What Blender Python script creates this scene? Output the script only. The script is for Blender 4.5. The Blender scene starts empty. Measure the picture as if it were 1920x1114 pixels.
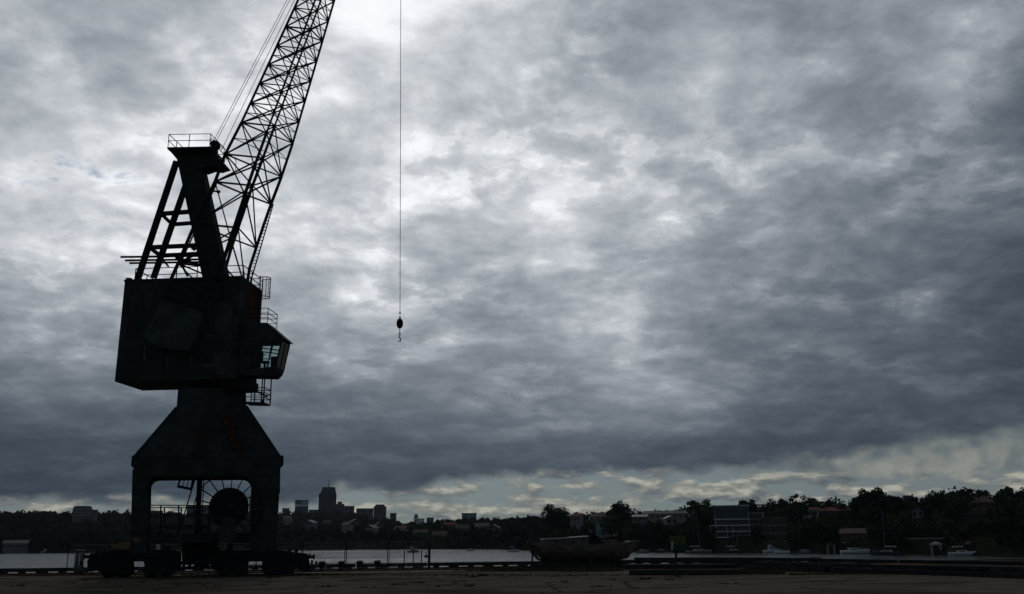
import bpy, bmesh, math, random
import numpy as np
from mathutils import Vector, Matrix

# ------------------------------------------------------------------ camera
FPX = 1800.0                 # focal length in pixels of the 1920 px wide photograph
PITCH = math.atan(457 / FPX) # the eye level lies 457 px under the picture centre
ROLL = -0.010
EYE = Vector((0, 0, 2.0))
scene = bpy.context.scene
COL = scene.collection
cam_data = bpy.data.cameras.new('camera')
cam = bpy.data.objects.new('camera', cam_data)
COL.objects.link(cam)
CAMR = (Matrix.Rotation(math.pi / 2 + PITCH, 3, 'X') @ Matrix.Rotation(ROLL, 3, 'Z'))
cam.matrix_world = Matrix.Translation(EYE) @ CAMR.to_4x4()
cam_data.sensor_width = 36.0
cam_data.lens = 36.0 * FPX / 1920
cam_data.clip_start = 0.2
cam_data.clip_end = 12000
scene.camera = cam
scene.render.resolution_x, scene.render.resolution_y = 1024, 594

def ray(px, py):
    return (CAMR @ Vector(((px - 960) / FPX, -(py - 557) / FPX, -1))).normalized()
def azel(px, py):
    d = ray(px, py)
    return math.atan2(d.x, d.y), math.asin(d.z)

# ------------------------------------------------------------------ view
vs = scene.view_settings
vs.view_transform = 'Standard'; vs.look = 'None'; vs.exposure = 0.0; vs.gamma = 1.0
vs.use_curve_mapping = False

# ------------------------------------------------------------------ sky
SUN_DIR = ray(695, -25)
SUN_AZ = math.atan2(SUN_DIR.x, SUN_DIR.y); SUN_EL = math.asin(SUN_DIR.z)
world = bpy.data.worlds.new('World'); scene.world = world; world.use_nodes = True
NT = world.node_tree; NT.nodes.clear()

class G:
    """small helper to write shader maths as calls"""
    def __init__(s, nt): s.nt = nt
    def node(s, kind, **kw):
        n = s.nt.nodes.new(kind)
        for k, v in kw.items(): setattr(n, k, v)
        return n
    def put(s, sock, v):
        if isinstance(v, bpy.types.NodeSocket): s.nt.links.new(v, sock)
        elif v is not None: sock.default_value = v
    def m(s, op, a, b=None, c=None, clamp=False):
        n = s.node('ShaderNodeMath', operation=op); n.use_clamp = clamp
        s.put(n.inputs[0], a); s.put(n.inputs[1], b)
        if c is not None: s.put(n.inputs[2], c)
        return n.outputs[0]
    def v(s, op, a, b=None, c=None, out=0):
        n = s.node('ShaderNodeVectorMath', operation=op)
        s.put(n.inputs[0], a); s.put(n.inputs[1], b)
        if c is not None: s.put(n.inputs[2], c)
        return n.outputs[out]
    def xyz(s, x, y, z):
        n = s.node('ShaderNodeCombineXYZ')
        for i, q in enumerate((x, y, z)): s.put(n.inputs[i], q)
        return n.outputs[0]
    def sep(s, v):
        n = s.node('ShaderNodeSeparateXYZ'); s.put(n.inputs[0], v); return n.outputs
    def noise(s, vec, scale, detail=5, rough=.5, lac=2.0, dist=0.0, dim='3D', w=None, out=0):
        n = s.node('ShaderNodeTexNoise', noise_dimensions=dim)
        s.put(n.inputs['Vector'], vec); n.inputs['Scale'].default_value = scale
        n.inputs['Detail'].default_value = detail; n.inputs['Roughness'].default_value = rough
        n.inputs['Lacunarity'].default_value = lac; n.inputs['Distortion'].default_value = dist
        if w is not None: n.inputs['W'].default_value = w
        return n.outputs[out]
    def ramp(s, f, stops, interp='LINEAR'):
        n = s.node('ShaderNodeValToRGB'); r = n.color_ramp; r.interpolation = interp
        while len(r.elements) < len(stops): r.elements.new(0.5)
        for e, (p, c) in zip(r.elements, stops):
            e.position = p; e.color = (*c, 1) if len(c) == 3 else c
        s.put(n.inputs[0], f); return n.outputs[0]
    def mix(s, f, a, b, mode='MIX'):
        n = s.node('ShaderNodeMix', data_type='RGBA', blend_type=mode)
        s.put(n.inputs[0], f); s.put(n.inputs[6], a); s.put(n.inputs[7], b); return n.outputs[2]
    def smooth(s, x, lo, hi, a=0.0, b=1.0):
        n = s.node('ShaderNodeMapRange', interpolation_type='SMOOTHSTEP')
        s.put(n.inputs[0], x); s.put(n.inputs[1], lo); s.put(n.inputs[2], hi); s.put(n.inputs[3], a); s.put(n.inputs[4], b)
        return n.outputs[0]
    def curve(s, f, pts):
        n = s.node('ShaderNodeFloatCurve'); c = n.mapping.curves[0]
        n.mapping.use_clip = False
        for i, p in enumerate(pts):
            if i < 2: c.points[i].location = p
            else: c.points.new(*p)
        n.mapping.update(); s.put(n.inputs[1], f); return n.outputs[0]

def lin(c):  # sRGB byte -> linear
    c = c / 255.0
    return c / 12.92 if c <= 0.04045 else ((c + 0.055) / 1.055) ** 2.4
def srgb(*c): return tuple(lin(q) for q in c)

def build_sky():
    g = G(NT)
    d = g.v('NORMALIZE', g.node('ShaderNodeTexCoord').outputs['Generated'])
    x, y, z = g.sep(d)
    zc = g.m('MAXIMUM', z, 0.0)
    az = g.m('ARCTAN2', x, y); el = g.m('ARCSINE', zc)
    # the layer of cloud as seen from below: a plane high above, slightly curved down at the horizon
    inv = g.m('DIVIDE', 1.0, g.m('ADD', zc, 0.24))
    P = g.xyz(g.m('MULTIPLY', x, inv), g.m('MULTIPLY', y, inv), 0.0)
    q = g.xyz(az, el, 0.0)
    w1 = g.v('SUBTRACT', g.noise(P, 2.4, 3, .5, out=1), (.5, .5, .5))
    qw = g.v('MULTIPLY_ADD', w1, (.055, .032, 0), q)
    azw, elw, _ = g.sep(qw)
    # brightness of the layer in broad patches (log scale), thick and thin parts
    base = math.log(lin(95))
    data = []
    rows = {
      0:   {0:142,160:146,320:152,480:170,600:205,700:250,790:215,870:195,960:172,1080:134,1200:124,1320:126,1440:118,1600:114,1760:122,1920:106},
      80:  {0:145,160:146,320:150,480:165,620:190,700:205,790:185,870:190,960:170,1080:135,1200:118,1320:145,1440:124,1600:112,1760:126,1920:102},
      160: {0:140,160:150,320:158,480:178,620:170,720:172,820:178,960:158,1080:138,1200:134,1300:172,1400:138,1520:120,1660:110,1800:122,1920:94},
      240: {0:158,130:166,260:172,400:180,560:178,660:190,780:170,860:165,960:148,1080:146,1200:136,1320:132,1460:128,1600:114,1760:100,1920:84},
      320: {0:190,130:195,260:196,400:188,560:175,680:178,780:160,860:160,960:156,1080:152,1200:142,1320:134,1460:122,1600:108,1760:94,1920:78},
      400: {0:182,130:188,260:176,400:180,540:185,660:180,780:165,900:160,1030:185,1140:160,1280:134,1420:118,1560:108,1720:92,1920:74},
      470: {0:150,130:162,260:165,400:170,540:192,660:172,780:150,900:158,1030:186,1140:140,1280:124,1420:112,1560:100,1720:96,1920:68},
      540: {0:128,130:138,260:136,400:140,540:130,640:160,780:140,900:132,1030:128,1120:152,1240:134,1420:106,1560:90,1720:84,1920:62},
      610: {0:112,130:116,260:116,400:120,540:125,660:134,780:120,900:118,1010:125,1130:150,1240:110,1420:92,1560:80,1720:72,1920:58},
      680: {0:92,130:100,260:98,400:100,540:100,660:102,780:104,900:106,1040:102,1180:120,1300:100,1420:82,1560:72,1720:64,1920:54},
      750: {0:78,130:84,260:80,400:82,540:80,660:86,780:88,900:90,1040:88,1230:118,1360:86,1500:66,1640:62,1780:58,1920:54},
      815: {0:62,130:66,260:66,400:66,540:74,660:72,780:76,900:82,1040:90,1160:92,1300:72,1440:64,1580:58,1720:60,1920:62},
      880: {0:54,130:57,260:58,400:60,540:64,660:64,780:64,900:60,1040:62,1200:58,1400:60,1600:60,1800:60,1920:62},
      960: {0:52,240:54,480:56,720:56,960:58,1200:58,1440:58,1700:58,1920:58},
    }
    for py, r in rows.items():
        for px, v in r.items(): data.append((px, py, math.log(lin((v * 1.22 + 4 + (9 if 580 < py < 780 else 0)) if v < 160 else 199 + (v - 160) * .62))))
    # continue at the borders as the sky beside them, so nothing odd lies out of frame
    cen = []
    for py in range(-110, 980, 64):
        step = 96
        for px in range(-90, 2050, step): cen.append((px + (step/2 if (py // 90) % 2 else 0), py))
    A = np.array([azel(a, b) for a, b, _ in data]); V = np.array([c for *_, c in data])
    C = np.array([azel(a, b) for a, b in cen])
    sa, se = 0.070, 0.046
    # large falloff away from the sun, for the whole dome
    def glow(a, e):
        dd = np.array([math.cos(SUN_EL) * np.sin(SUN_AZ), math.cos(SUN_EL) * np.cos(SUN_AZ), math.sin(SUN_EL)])
        v = np.stack([np.cos(e) * np.sin(a), np.cos(e) * np.cos(a), np.sin(e)], -1)
        return v @ dd
    cosv = glow(A[:, 0], A[:, 1])
    # log luminance of the dome far from detail: G0 + G1*cos + G2*sin(el)
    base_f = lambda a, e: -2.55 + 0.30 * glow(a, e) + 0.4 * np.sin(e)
    K = np.exp(-((A[:, None, 0] - C[None, :, 0]) / sa) ** 2 - ((A[:, None, 1] - C[None, :, 1]) / se) ** 2)
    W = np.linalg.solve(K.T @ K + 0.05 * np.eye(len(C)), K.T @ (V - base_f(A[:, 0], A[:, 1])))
    def field(a, e):
        k = np.exp(-((a - C[:, 0]) / sa) ** 2 - ((e - C[:, 1]) / se) ** 2)
        return float(base_f(np.array(a), np.array(e)) + k @ W)
    # the field as rows over the azimuth; a ramp's three channels hold three rows
    LO, SPAN, STEP = -3.9, 4.4, 0.029
    azs = [-math.pi, -1.1, -.72] + [-.60 + i * 1.2 / 25 for i in range(26)] + [.72, 1.1, math.pi]
    fac = g.m('MULTIPLY_ADD', azw, 1 / (2 * math.pi), .5)
    acc = None
    el_c = g.m('MINIMUM', elw, 20 * STEP)
    ev = g.xyz(el_c, el_c, el_c)
    for k in range(0, 21, 3):
        stops = [((a / (2 * math.pi) + .5), tuple(min(1, max(0, (field(a, (k + j) * STEP) - LO) / SPAN)) for j in range(3))) for a in azs]
        row = g.ramp(fac, stops, 'EASE')
        t = g.v('ABSOLUTE', g.v('MULTIPLY_ADD', ev, (1/STEP,) * 3, (-k, -k - 1, -k - 2)))
        mr = g.node('ShaderNodeMapRange', data_type='FLOAT_VECTOR', interpolation_type='SMOOTHSTEP')
        g.put(mr.inputs[6], t); mr.inputs[7].default_value = (0, 0, 0); mr.inputs[8].default_value = (1, 1, 1)
        mr.inputs[9].default_value = (1, 1, 1); mr.inputs[10].default_value = (0, 0, 0)
        p = g.v('DOT_PRODUCT', row, mr.outputs[1], out=1)
        acc = p if acc is None else g.m('ADD', acc, p)
    acc = g.m('MULTIPLY_ADD', acc, SPAN, LO)
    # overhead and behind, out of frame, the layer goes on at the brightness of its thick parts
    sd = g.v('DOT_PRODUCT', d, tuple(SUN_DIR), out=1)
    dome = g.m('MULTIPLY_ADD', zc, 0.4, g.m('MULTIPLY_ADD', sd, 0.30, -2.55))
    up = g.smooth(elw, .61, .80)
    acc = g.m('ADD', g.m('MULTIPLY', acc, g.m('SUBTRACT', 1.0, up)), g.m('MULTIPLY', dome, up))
    # lumps and torn edges in the layer
    W2 = g.v('MULTIPLY_ADD', w1, (.11, .11, .0), P)
    n1 = g.noise(W2, 8.5, 7, .57)
    n2 = g.noise(g.v('ADD', W2, (7.3, 1.7, 0)), 3.6, 3, .5)
    n3 = g.noise(g.v('ADD', W2, (2.1, 4.4, 0)), 22.0, 4, .58)
    ridge = g.m('POWER', g.m('SUBTRACT', 1.0, g.m('ABSOLUTE', g.m('MULTIPLY_ADD', n1, 2.0, -1.06))), 9.0)
    patch = g.smooth(n2, .42, .66)
    hot = g.m('MULTIPLY', g.m('POWER', g.m('MAXIMUM', g.m('ADD', n1, -.53), 0.0), 1.4), 7.5)
    det = g.m('ADD', g.m('MULTIPLY', g.m('SUBTRACT', n1, .5), 1.15), g.m('MULTIPLY', g.m('SUBTRACT', n2, .5), .85))
    det = g.m('ADD', det, g.m('MULTIPLY', g.m('SUBTRACT', n3, .5), .64))
    det = g.m('ADD', det, g.m('MULTIPLY', g.m('MULTIPLY', ridge, patch), .32))
    det = g.m('ADD', det, g.m('MULTIPLY', hot, g.m('MULTIPLY_ADD', patch, .8, .2)))
    fade = g.smooth(el, .02, .30, .50, 1.0)
    L = g.m('MULTIPLY_ADD', det, fade, acc)
    L = g.m('MULTIPLY_ADD', g.m('POWER', g.m('MAXIMUM', sd, 0.0), 900.0), .16, L)      # the sun behind the layer
    L = g.m('SMOOTH_MIN', g.m('SUBTRACT', L, 0.05), -.02, .30)
    lum = g.m('EXPONENT', L)
    # colour: thick cloud is slate blue, thin cloud nearly white
    f = g.m('MULTIPLY_ADD', L, 1/3.4, 1.0, clamp=True)   # 0 at exp(-3.4), 1 at white
    tint = g.ramp(f, [(0.0, (.64, 1.0, 1.40)), (.30, (.76, 1.0, 1.29)), (.55, (.88, 1.0, 1.14)), (.8, (.94, 1.0, 1.075)), (1.0, (.98, 1.0, 1.03))])
    deck = g.v('SCALE', tint); deck.node.inputs[3].default_value = 1
    NT.links.new(lum, deck.node.inputs[3])
    ha, he = azel(130, 318)
    hq = g.v('MULTIPLY_ADD', qw, (1/.085, 1/.022, 0), (-ha/.085, -he/.022, 0))
    hole = g.m('MULTIPLY', g.m('POWER', math.exp(-1), g.v('DOT_PRODUCT', hq, hq, out=1)), g.smooth(n3, .53, .74))
    deck = g.mix(g.m('MULTIPLY', hole, .8), deck, (*srgb(122, 138, 172), 1))
    # ---- clear strip under the edge of the layer, with low cumulus
    sky = g.node('ShaderNodeTexSky', sky_type='NISHITA')
    sky.sun_disc = False; sky.sun_elevation = SUN_EL; sky.sun_rotation = SUN_AZ
    sky.air_density = 1.0; sky.dust_density = 2.0; sky.ozone_density = 2.0
    clear = g.mix(1.0, sky.outputs[0], (.016, .026, .040, 1), 'MULTIPLY')
    clear = g.mix(.80, clear, (*srgb(112, 121, 123), 1))
    # cumulus in azimuth/elevation, flat below and lit above
    qc = g.xyz(g.m('MULTIPLY', az, 1.0), g.m('MULTIPLY', el, 3.0), 3.0)
    qc = g.v('MULTIPLY_ADD', g.v('SUBTRACT', g.noise(qc, 30, 1, .5, out=1), (.5, .5, .5)), (.016, .012, 0), qc)
    c0 = g.noise(qc, 18, 5, .58)
    c1 = g.noise(g.v('ADD', qc, (-.004, .018, 0)), 18, 5, .58)
    cov = g.smooth(c0, .42, .55)
    lit = g.m('MULTIPLY_ADD', g.m('SUBTRACT', c0, c1), 3.6, .52, clamp=True)
    cum = g.ramp(lit, [(0.0, srgb(80, 88, 95)), (.45, srgb(114, 119, 119)), (.75, srgb(142, 143, 135)), (1.0, srgb(170, 170, 159))])
    low = g.mix(cov, clear, cum)
    # edge of the layer
    epts = [(-600, 930), (0, 934), (130, 940), (250, 934), (420, 942), (560, 946), (628, 916), (670, 906), (700, 930), (790, 918), (840, 900), (920, 892), (1040, 889), (1200, 884), (1380, 880), (1480, 866), (1560, 852), (1660, 836), (1760, 822), (1920, 800), (2500, 760)]
    ae = [azel(a, b) for a, b in epts]
    lo, hi = -1.0, 1.0
    pts = [(-3.2 * .156 + .5, -.2), (-1.3 * .156 + .5, -.15)] + [(a * .156 + .5, e * 5) for a, e in ae] + [(1.4 * .156 + .5, -.15), (3.2 * .156 + .5, -.2)]
    edge = g.m('DIVIDE', g.curve(g.m('MULTIPLY_ADD', az, .156, .5), pts), 5.0)
    en = g.noise(g.v('MULTIPLY', q, (1, 1.6, 0)), 26, 4, .6)
    de = g.m('SUBTRACT', el, edge)
    de = g.m('MULTIPLY_ADD', g.m('SUBTRACT', en, .5), .024, de)
    mask = g.smooth(de, -.006, .008)
    # the lit curtain hanging from the edge on the right
    cn = g.noise(g.v('MULTIPLY', qw, (1.0, 1.0, 0)), 24, 3, .55)
    cur = g.ramp(cn, [(.33, srgb(72, 84, 92)), (.49, srgb(104, 113, 115)), (.66, srgb(140, 143, 136))])
    side = g.smooth(az, .20, .34)
    curt = g.m('MULTIPLY', side, g.smooth(g.m('MULTIPLY_ADD', g.m('SUBTRACT', cn, .5), .03, el), .052, .066))
    low = g.mix(curt, low, cur)
    col = g.mix(mask, low, deck)
    col = g.mix(1.0, col, (10, 10, 10, 1), 'MULTIPLY')
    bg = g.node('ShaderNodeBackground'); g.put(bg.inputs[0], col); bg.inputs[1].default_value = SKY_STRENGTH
    out = g.node('ShaderNodeOutputWorld'); NT.links.new(bg.outputs[0], out.inputs[0])
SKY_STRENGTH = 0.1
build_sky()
world.cycles.sampling_method = 'MANUAL'; world.cycles.sample_map_resolution = 512

sun_data = bpy.data.lights.new('sun', 'SUN'); sun_data.energy = 0.5; sun_data.angle = math.radians(15); sun_data.color = (1, .96, .9)
sun = bpy.data.objects.new('sun', sun_data); COL.objects.link(sun)
sun.rotation_euler = (-SUN_DIR).to_track_quat('-Z', 'Y').to_euler()

# ------------------------------------------------------------------ helpers
rng = random.Random(7)
nrng = np.random.default_rng(7)
def hit(px, py, origin, normal):
    """where the sight line through a picture point meets a plane"""
    d = ray(px, py)
    return EYE + d * ((origin - EYE).dot(normal) / d.dot(normal))
def gnd(px, py, z=0.0): return hit(px, py, Vector((0, 0, z)), Vector((0, 0, 1)))
def atY(px, py, Y): return hit(px, py, Vector((0, Y, 0)), Vector((0, 1, 0)))
def azp(px): return azel(px, 1016)[0]
def polar(px, r, z=0.0):
    a = azp(px); return Vector((math.sin(a) * r, math.cos(a) * r, z))
def zpy(px, py, r): return EYE.z + math.tan(azel(px, py)[1]) * r

MATS = {}
def pm(name, col, rough=.75, metal=0.0, var=.25, scale=2.0, col2=None, amt=.5, bump=0.0, spec=.12, stretch=(1, 1, 1)):
    """procedural paint / stone / timber: base colour, mottled by noise, with a second colour in worn patches"""
    if name in MATS: return MATS[name]
    m = bpy.data.materials.new(name); m.use_nodes = True; MATS[name] = m
    g = G(m.node_tree); b = m.node_tree.nodes['Principled BSDF']
    co = g.v('MULTIPLY', g.node('ShaderNodeTexCoord').outputs['Object'], stretch)
    n = g.noise(co, scale, 5, .6)
    lo = tuple(c * (1 - var) for c in col); hi = tuple(c * (1 + var) for c in col)
    c = g.ramp(n, [(.3, lo), (.7, hi)])
    if col2:
        n2 = g.noise(g.v('ADD', co, (3.1, 5.7, 1.3)), scale * 1.7, 6, .65)
        c = g.mix(g.smooth(n2, .60 - .22 * amt, .72 - .15 * amt), c, (*col2, 1))
    g.put(b.inputs['Base Color'], c)
    b.inputs['Roughness'].default_value = rough; b.inputs['Metallic'].default_value = metal
    b.inputs['Specular IOR Level'].default_value = spec
    if bump:
        bn = g.node('ShaderNodeBump'); bn.inputs['Strength'].default_value = bump; bn.inputs['Distance'].default_value = .05
        g.put(bn.inputs['Height'], g.noise(co, scale * 6, 4, .6)); g.put(b.inputs['Normal'], bn.outputs[0])
    return m

def tag(o, label=None, cat=None, group=None, kind=None):
    if label: o['label'] = label
    if cat: o['category'] = cat
    if group: o['group'] = group
    if kind: o['kind'] = kind
    return o
WLOC = {}
def empty(name, loc=(0, 0, 0), label=None, cat=None, group=None, rz=0.0):
    o = bpy.data.objects.new(name, None); COL.objects.link(o); o.location = loc; o.rotation_euler.z = rz
    o.empty_display_size = .3
    WLOC[o.name] = Vector(loc)
    return tag(o, label, cat, group)
def wloc(o):
    return Vector((0, 0, 0)) if o is None else WLOC.get(o.name, Vector((0, 0, 0)))

class MB:
    """collects simple solids; build() links them as ONE mesh object"""
    def __init__(s): s.v = []; s.f = []
    def add(s, vs, fs):
        k = len(s.v); s.v += [tuple(v) for v in vs]; s.f += [tuple(i + k for i in f) for f in fs]; return s
    def box(s, c, size, rz=0.0):
        c = Vector(c); x, y, z = (q / 2 for q in size); R = Matrix.Rotation(rz, 3, 'Z')
        vs = [c + R @ Vector((sx * x, sy * y, sz * z)) for sz in (-1, 1) for sx, sy in ((-1, -1), (1, -1), (1, 1), (-1, 1))]
        return s.add(vs, [(3, 2, 1, 0), (4, 5, 6, 7), (0, 1, 5, 4), (1, 2, 6, 5), (2, 3, 7, 6), (3, 0, 4, 7)])
    def beam(s, p, q, w, h=None, up=(0, 0, 1)):
        p, q = Vector(p), Vector(q); d = (q - p).normalized(); h = w if h is None else h; up = Vector(up)
        if abs(d.dot(up)) > .98: up = Vector((0, 1, 0))
        sd = d.cross(up).normalized(); u = sd.cross(d).normalized()
        vs = [e + sd * (a * w / 2) + u * (b * h / 2) for e in (p, q) for a, b in ((-1, -1), (1, -1), (1, 1), (-1, 1))]
        return s.add(vs, [(3, 2, 1, 0), (4, 5, 6, 7), (0, 1, 5, 4), (1, 2, 6, 5), (2, 3, 7, 6), (3, 0, 4, 7)])
    def tube(s, p, q, r, n=6, r2=None):
        p, q = Vector(p), Vector(q); d = (q - p).normalized(); r2 = r if r2 is None else r2
        a = d.orthogonal().normalized(); b = d.cross(a)
        vs = [e + (a * math.cos(t) + b * math.sin(t)) * rr for e, rr in ((p, r), (q, r2)) for t in [2 * math.pi * i / n for i in range(n)]]
        return s.add(vs, [(i, (i + 1) % n, n + (i + 1) % n, n + i) for i in range(n)] + [tuple(range(n - 1, -1, -1)), tuple(range(n, 2 * n))])
    def prism(s, poly, vec):
        n = len(poly); vec = Vector(vec); vs = [Vector(p) for p in poly] + [Vector(p) + vec for p in poly]
        return s.add(vs, [(i, (i + 1) % n, n + (i + 1) % n, n + i) for i in range(n)] + [tuple(range(n - 1, -1, -1)), tuple(range(n, 2 * n))])
    def loft(s, rings, caps=True, closed=True):
        n = len(rings[0]); vs = [p for r in rings for p in r]; fs = []
        m = n if closed else n - 1
        for k in range(len(rings) - 1):
            for i in range(m): fs.append((k * n + i, k * n + (i + 1) % n, (k + 1) * n + (i + 1) % n, (k + 1) * n + i))
        if caps: fs += [tuple(range(n - 1, -1, -1)), tuple(range((len(rings) - 1) * n, len(rings) * n))]
        return s.add(vs, fs)
    def lathe(s, c, prof, n=14, axis=(0, 0, 1)):
        c = Vector(c); ax = Vector(axis).normalized(); a = ax.orthogonal().normalized(); b = ax.cross(a)
        return s.loft([[c + ax * z + (a * math.cos(2 * math.pi * i / n) + b * math.sin(2 * math.pi * i / n)) * max(r, 1e-4) for i in range(n)] for z, r in prof])
    def torus(s, c, R, r, axis, n=40, m=6):
        c = Vector(c); ax = Vector(axis).normalized(); a = ax.orthogonal().normalized(); b = ax.cross(a); vs = []; fs = []
        for i in range(n):
            t = 2 * math.pi * i / n; d = a * math.cos(t) + b * math.sin(t)
            for j in range(m):
                u = 2 * math.pi * j / m; vs.append(c + d * (R + r * math.cos(u)) + ax * (r * math.sin(u)))
        for i in range(n):
            for j in range(m): fs.append((i * m + j, ((i + 1) % n) * m + j, ((i + 1) % n) * m + (j + 1) % m, i * m + (j + 1) % m))
        return s.add(vs, fs)
    def build(s, name, mat, parent=None, smooth=False, label=None, world=True):
        """world: the coordinates are those of the place; otherwise they are the parent's own"""
        off = wloc(parent) if world else Vector((0, 0, 0))
        me = bpy.data.meshes.new(name); me.from_pydata([tuple(Vector(v) - off) for v in s.v], [], s.f)
        bm = bmesh.new(); bm.from_mesh(me); bmesh.ops.recalc_face_normals(bm, faces=bm.faces); bm.to_mesh(me); bm.free()
        if smooth:
            for p in me.polygons: p.use_smooth = True
        me.materials.append(mat)
        o = bpy.data.objects.new(name, me); COL.objects.link(o)
        if parent: o.parent = parent; WLOC[o.name] = wloc(parent)
        if label: o['label'] = label
        return o
def kids(o): return [c for c in bpy.data.objects if c.parent == o]
def copy_tree(o, parent=None):
    c = o.copy(); COL.objects.link(c); c.parent = parent
    for k in list(o.children): copy_tree(k, c)
    return c

# ------------------------------------------------------------------ materials
M_paint = pm('crane_paint', (.040, .053, .052), .85, 0, .35, .9, (.050, .026, .016), .30, .25, .05)
M_paint2 = pm('crane_paint_pale', (.050, .066, .066), .85, 0, .35, .8, (.05, .03, .02), .25, .2, .05)
M_steel = pm('boom_steel', (.024, .028, .030), .8, 0, .3, 1.5, (.035, .02, .014), .3, 0, .05)
M_rust = pm('rusty_steel', (.085, .034, .018), .9, 0, .4, 2.5, (.03, .025, .022), .7, .2, .03)
M_dark = pm('dark_iron', (.018, .019, .02), .75, 0, .3, 3, spec=.08)
M_rope = pm('wire_rope', (.03, .03, .03), .6, 0, .2, 8)
M_galv = pm('galvanised_steel', (.22, .23, .24), .45, .5, .25, 6)
M_yellow = pm('faded_yellow_paint', (.17, .12, .05), .7, 0, .3, 3, (.07, .05, .03), .5)
M_white = pm('white_paint', (.60, .62, .61), .5, 0, .12, 2)
M_offw = pm('aged_white_paint', (.48, .49, .47), .6, 0, .2, 2)
M_concrete = pm('old_concrete', (.19, .168, .145), .9, 0, .3, .7, (.07, .062, .055), .55, .3, .02)
M_block = pm('block_concrete', (.13, .125, .12), .9, 0, .3, 2.5, (.06, .055, .05), .4, .3, .2)
M_timber = pm('weathered_timber', (.050, .045, .040), .95, 0, .4, 3, (.026, .024, .022), .5, .4, .04, (1, 1, 1))
M_hull = pm('bare_hull_timber', (.17, .140, .120), .9, 0, .35, 2.2, (.07, .055, .048), .5, .3, .05, (.4, 1, 2))
M_leaf = [pm('leaf_dark', (.034, .052, .030), .7, 0, .35, .4, spec=0.0), pm('leaf_olive', (.062, .082, .042), .7, 0, .35, .4, spec=0.0), pm('leaf_deep', (.028, .045, .028), .7, 0, .35, .4, spec=0.0)]
M_bark = pm('bark', (.05, .042, .035), .9, 0, .3, 3)
M_grass = pm('dry_grass', (.085, .075, .030), .9, 0, .4, 1.2, (.045, .05, .02), .5, 0, 0.0)
def glass_mat(name, tint=(.55, .72, .70), mixf=.75):
    m = bpy.data.materials.new(name); m.use_nodes = True; g = G(m.node_tree); nt = m.node_tree
    nt.nodes.remove(nt.nodes['Principled BSDF']); out = nt.nodes['Material Output']
    t = g.node('ShaderNodeBsdfTransparent'); t.inputs[0].default_value = (*tint, 1)
    gl = g.node('ShaderNodeBsdfGlossy'); gl.inputs['Roughness'].default_value = .05; gl.inputs[0].default_value = (.35, .35, .35, 1)
    fr = g.node('ShaderNodeFresnel'); fr.inputs[0].default_value = 1.5
    mx = g.node('ShaderNodeMixShader'); g.put(mx.inputs[0], fr.outputs[0])
    nt.links.new(t.outputs[0], mx.inputs[1]); nt.links.new(gl.outputs[0], mx.inputs[2]); nt.links.new(mx.outputs[0], out.inputs[0])
    return m
M_cabglass = glass_mat('cab_glass', (.84, .90, .89))
M_glass = pm('window_glass', (.02, .025, .03), .08, 0, .2, 1, spec=.6)
M_roof = {'red': pm('red_tiles', (.13, .034, .024), .8, 0, .3, 1.5), 'grey': pm('grey_roof', (.07, .072, .078), .7, 0, .25, 1.5),
          'brown': pm('brown_tiles', (.08, .045, .035), .8, 0, .3, 1.5), 'white': pm('pale_roof', (.24, .25, .26), .6, 0, .15, 1.5)}
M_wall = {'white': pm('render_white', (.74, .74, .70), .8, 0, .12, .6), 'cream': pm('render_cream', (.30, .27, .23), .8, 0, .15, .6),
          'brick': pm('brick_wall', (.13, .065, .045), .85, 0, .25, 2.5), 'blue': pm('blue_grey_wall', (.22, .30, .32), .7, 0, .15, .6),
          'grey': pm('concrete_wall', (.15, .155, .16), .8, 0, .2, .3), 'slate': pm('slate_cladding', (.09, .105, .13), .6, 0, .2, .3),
          'dark': pm('dark_glass_cladding', (.040, .056, .082), .5, 0, .25, .2), 'brown': pm('brown_wall', (.10, .07, .05), .8, 0, .2, .6)}

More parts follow.
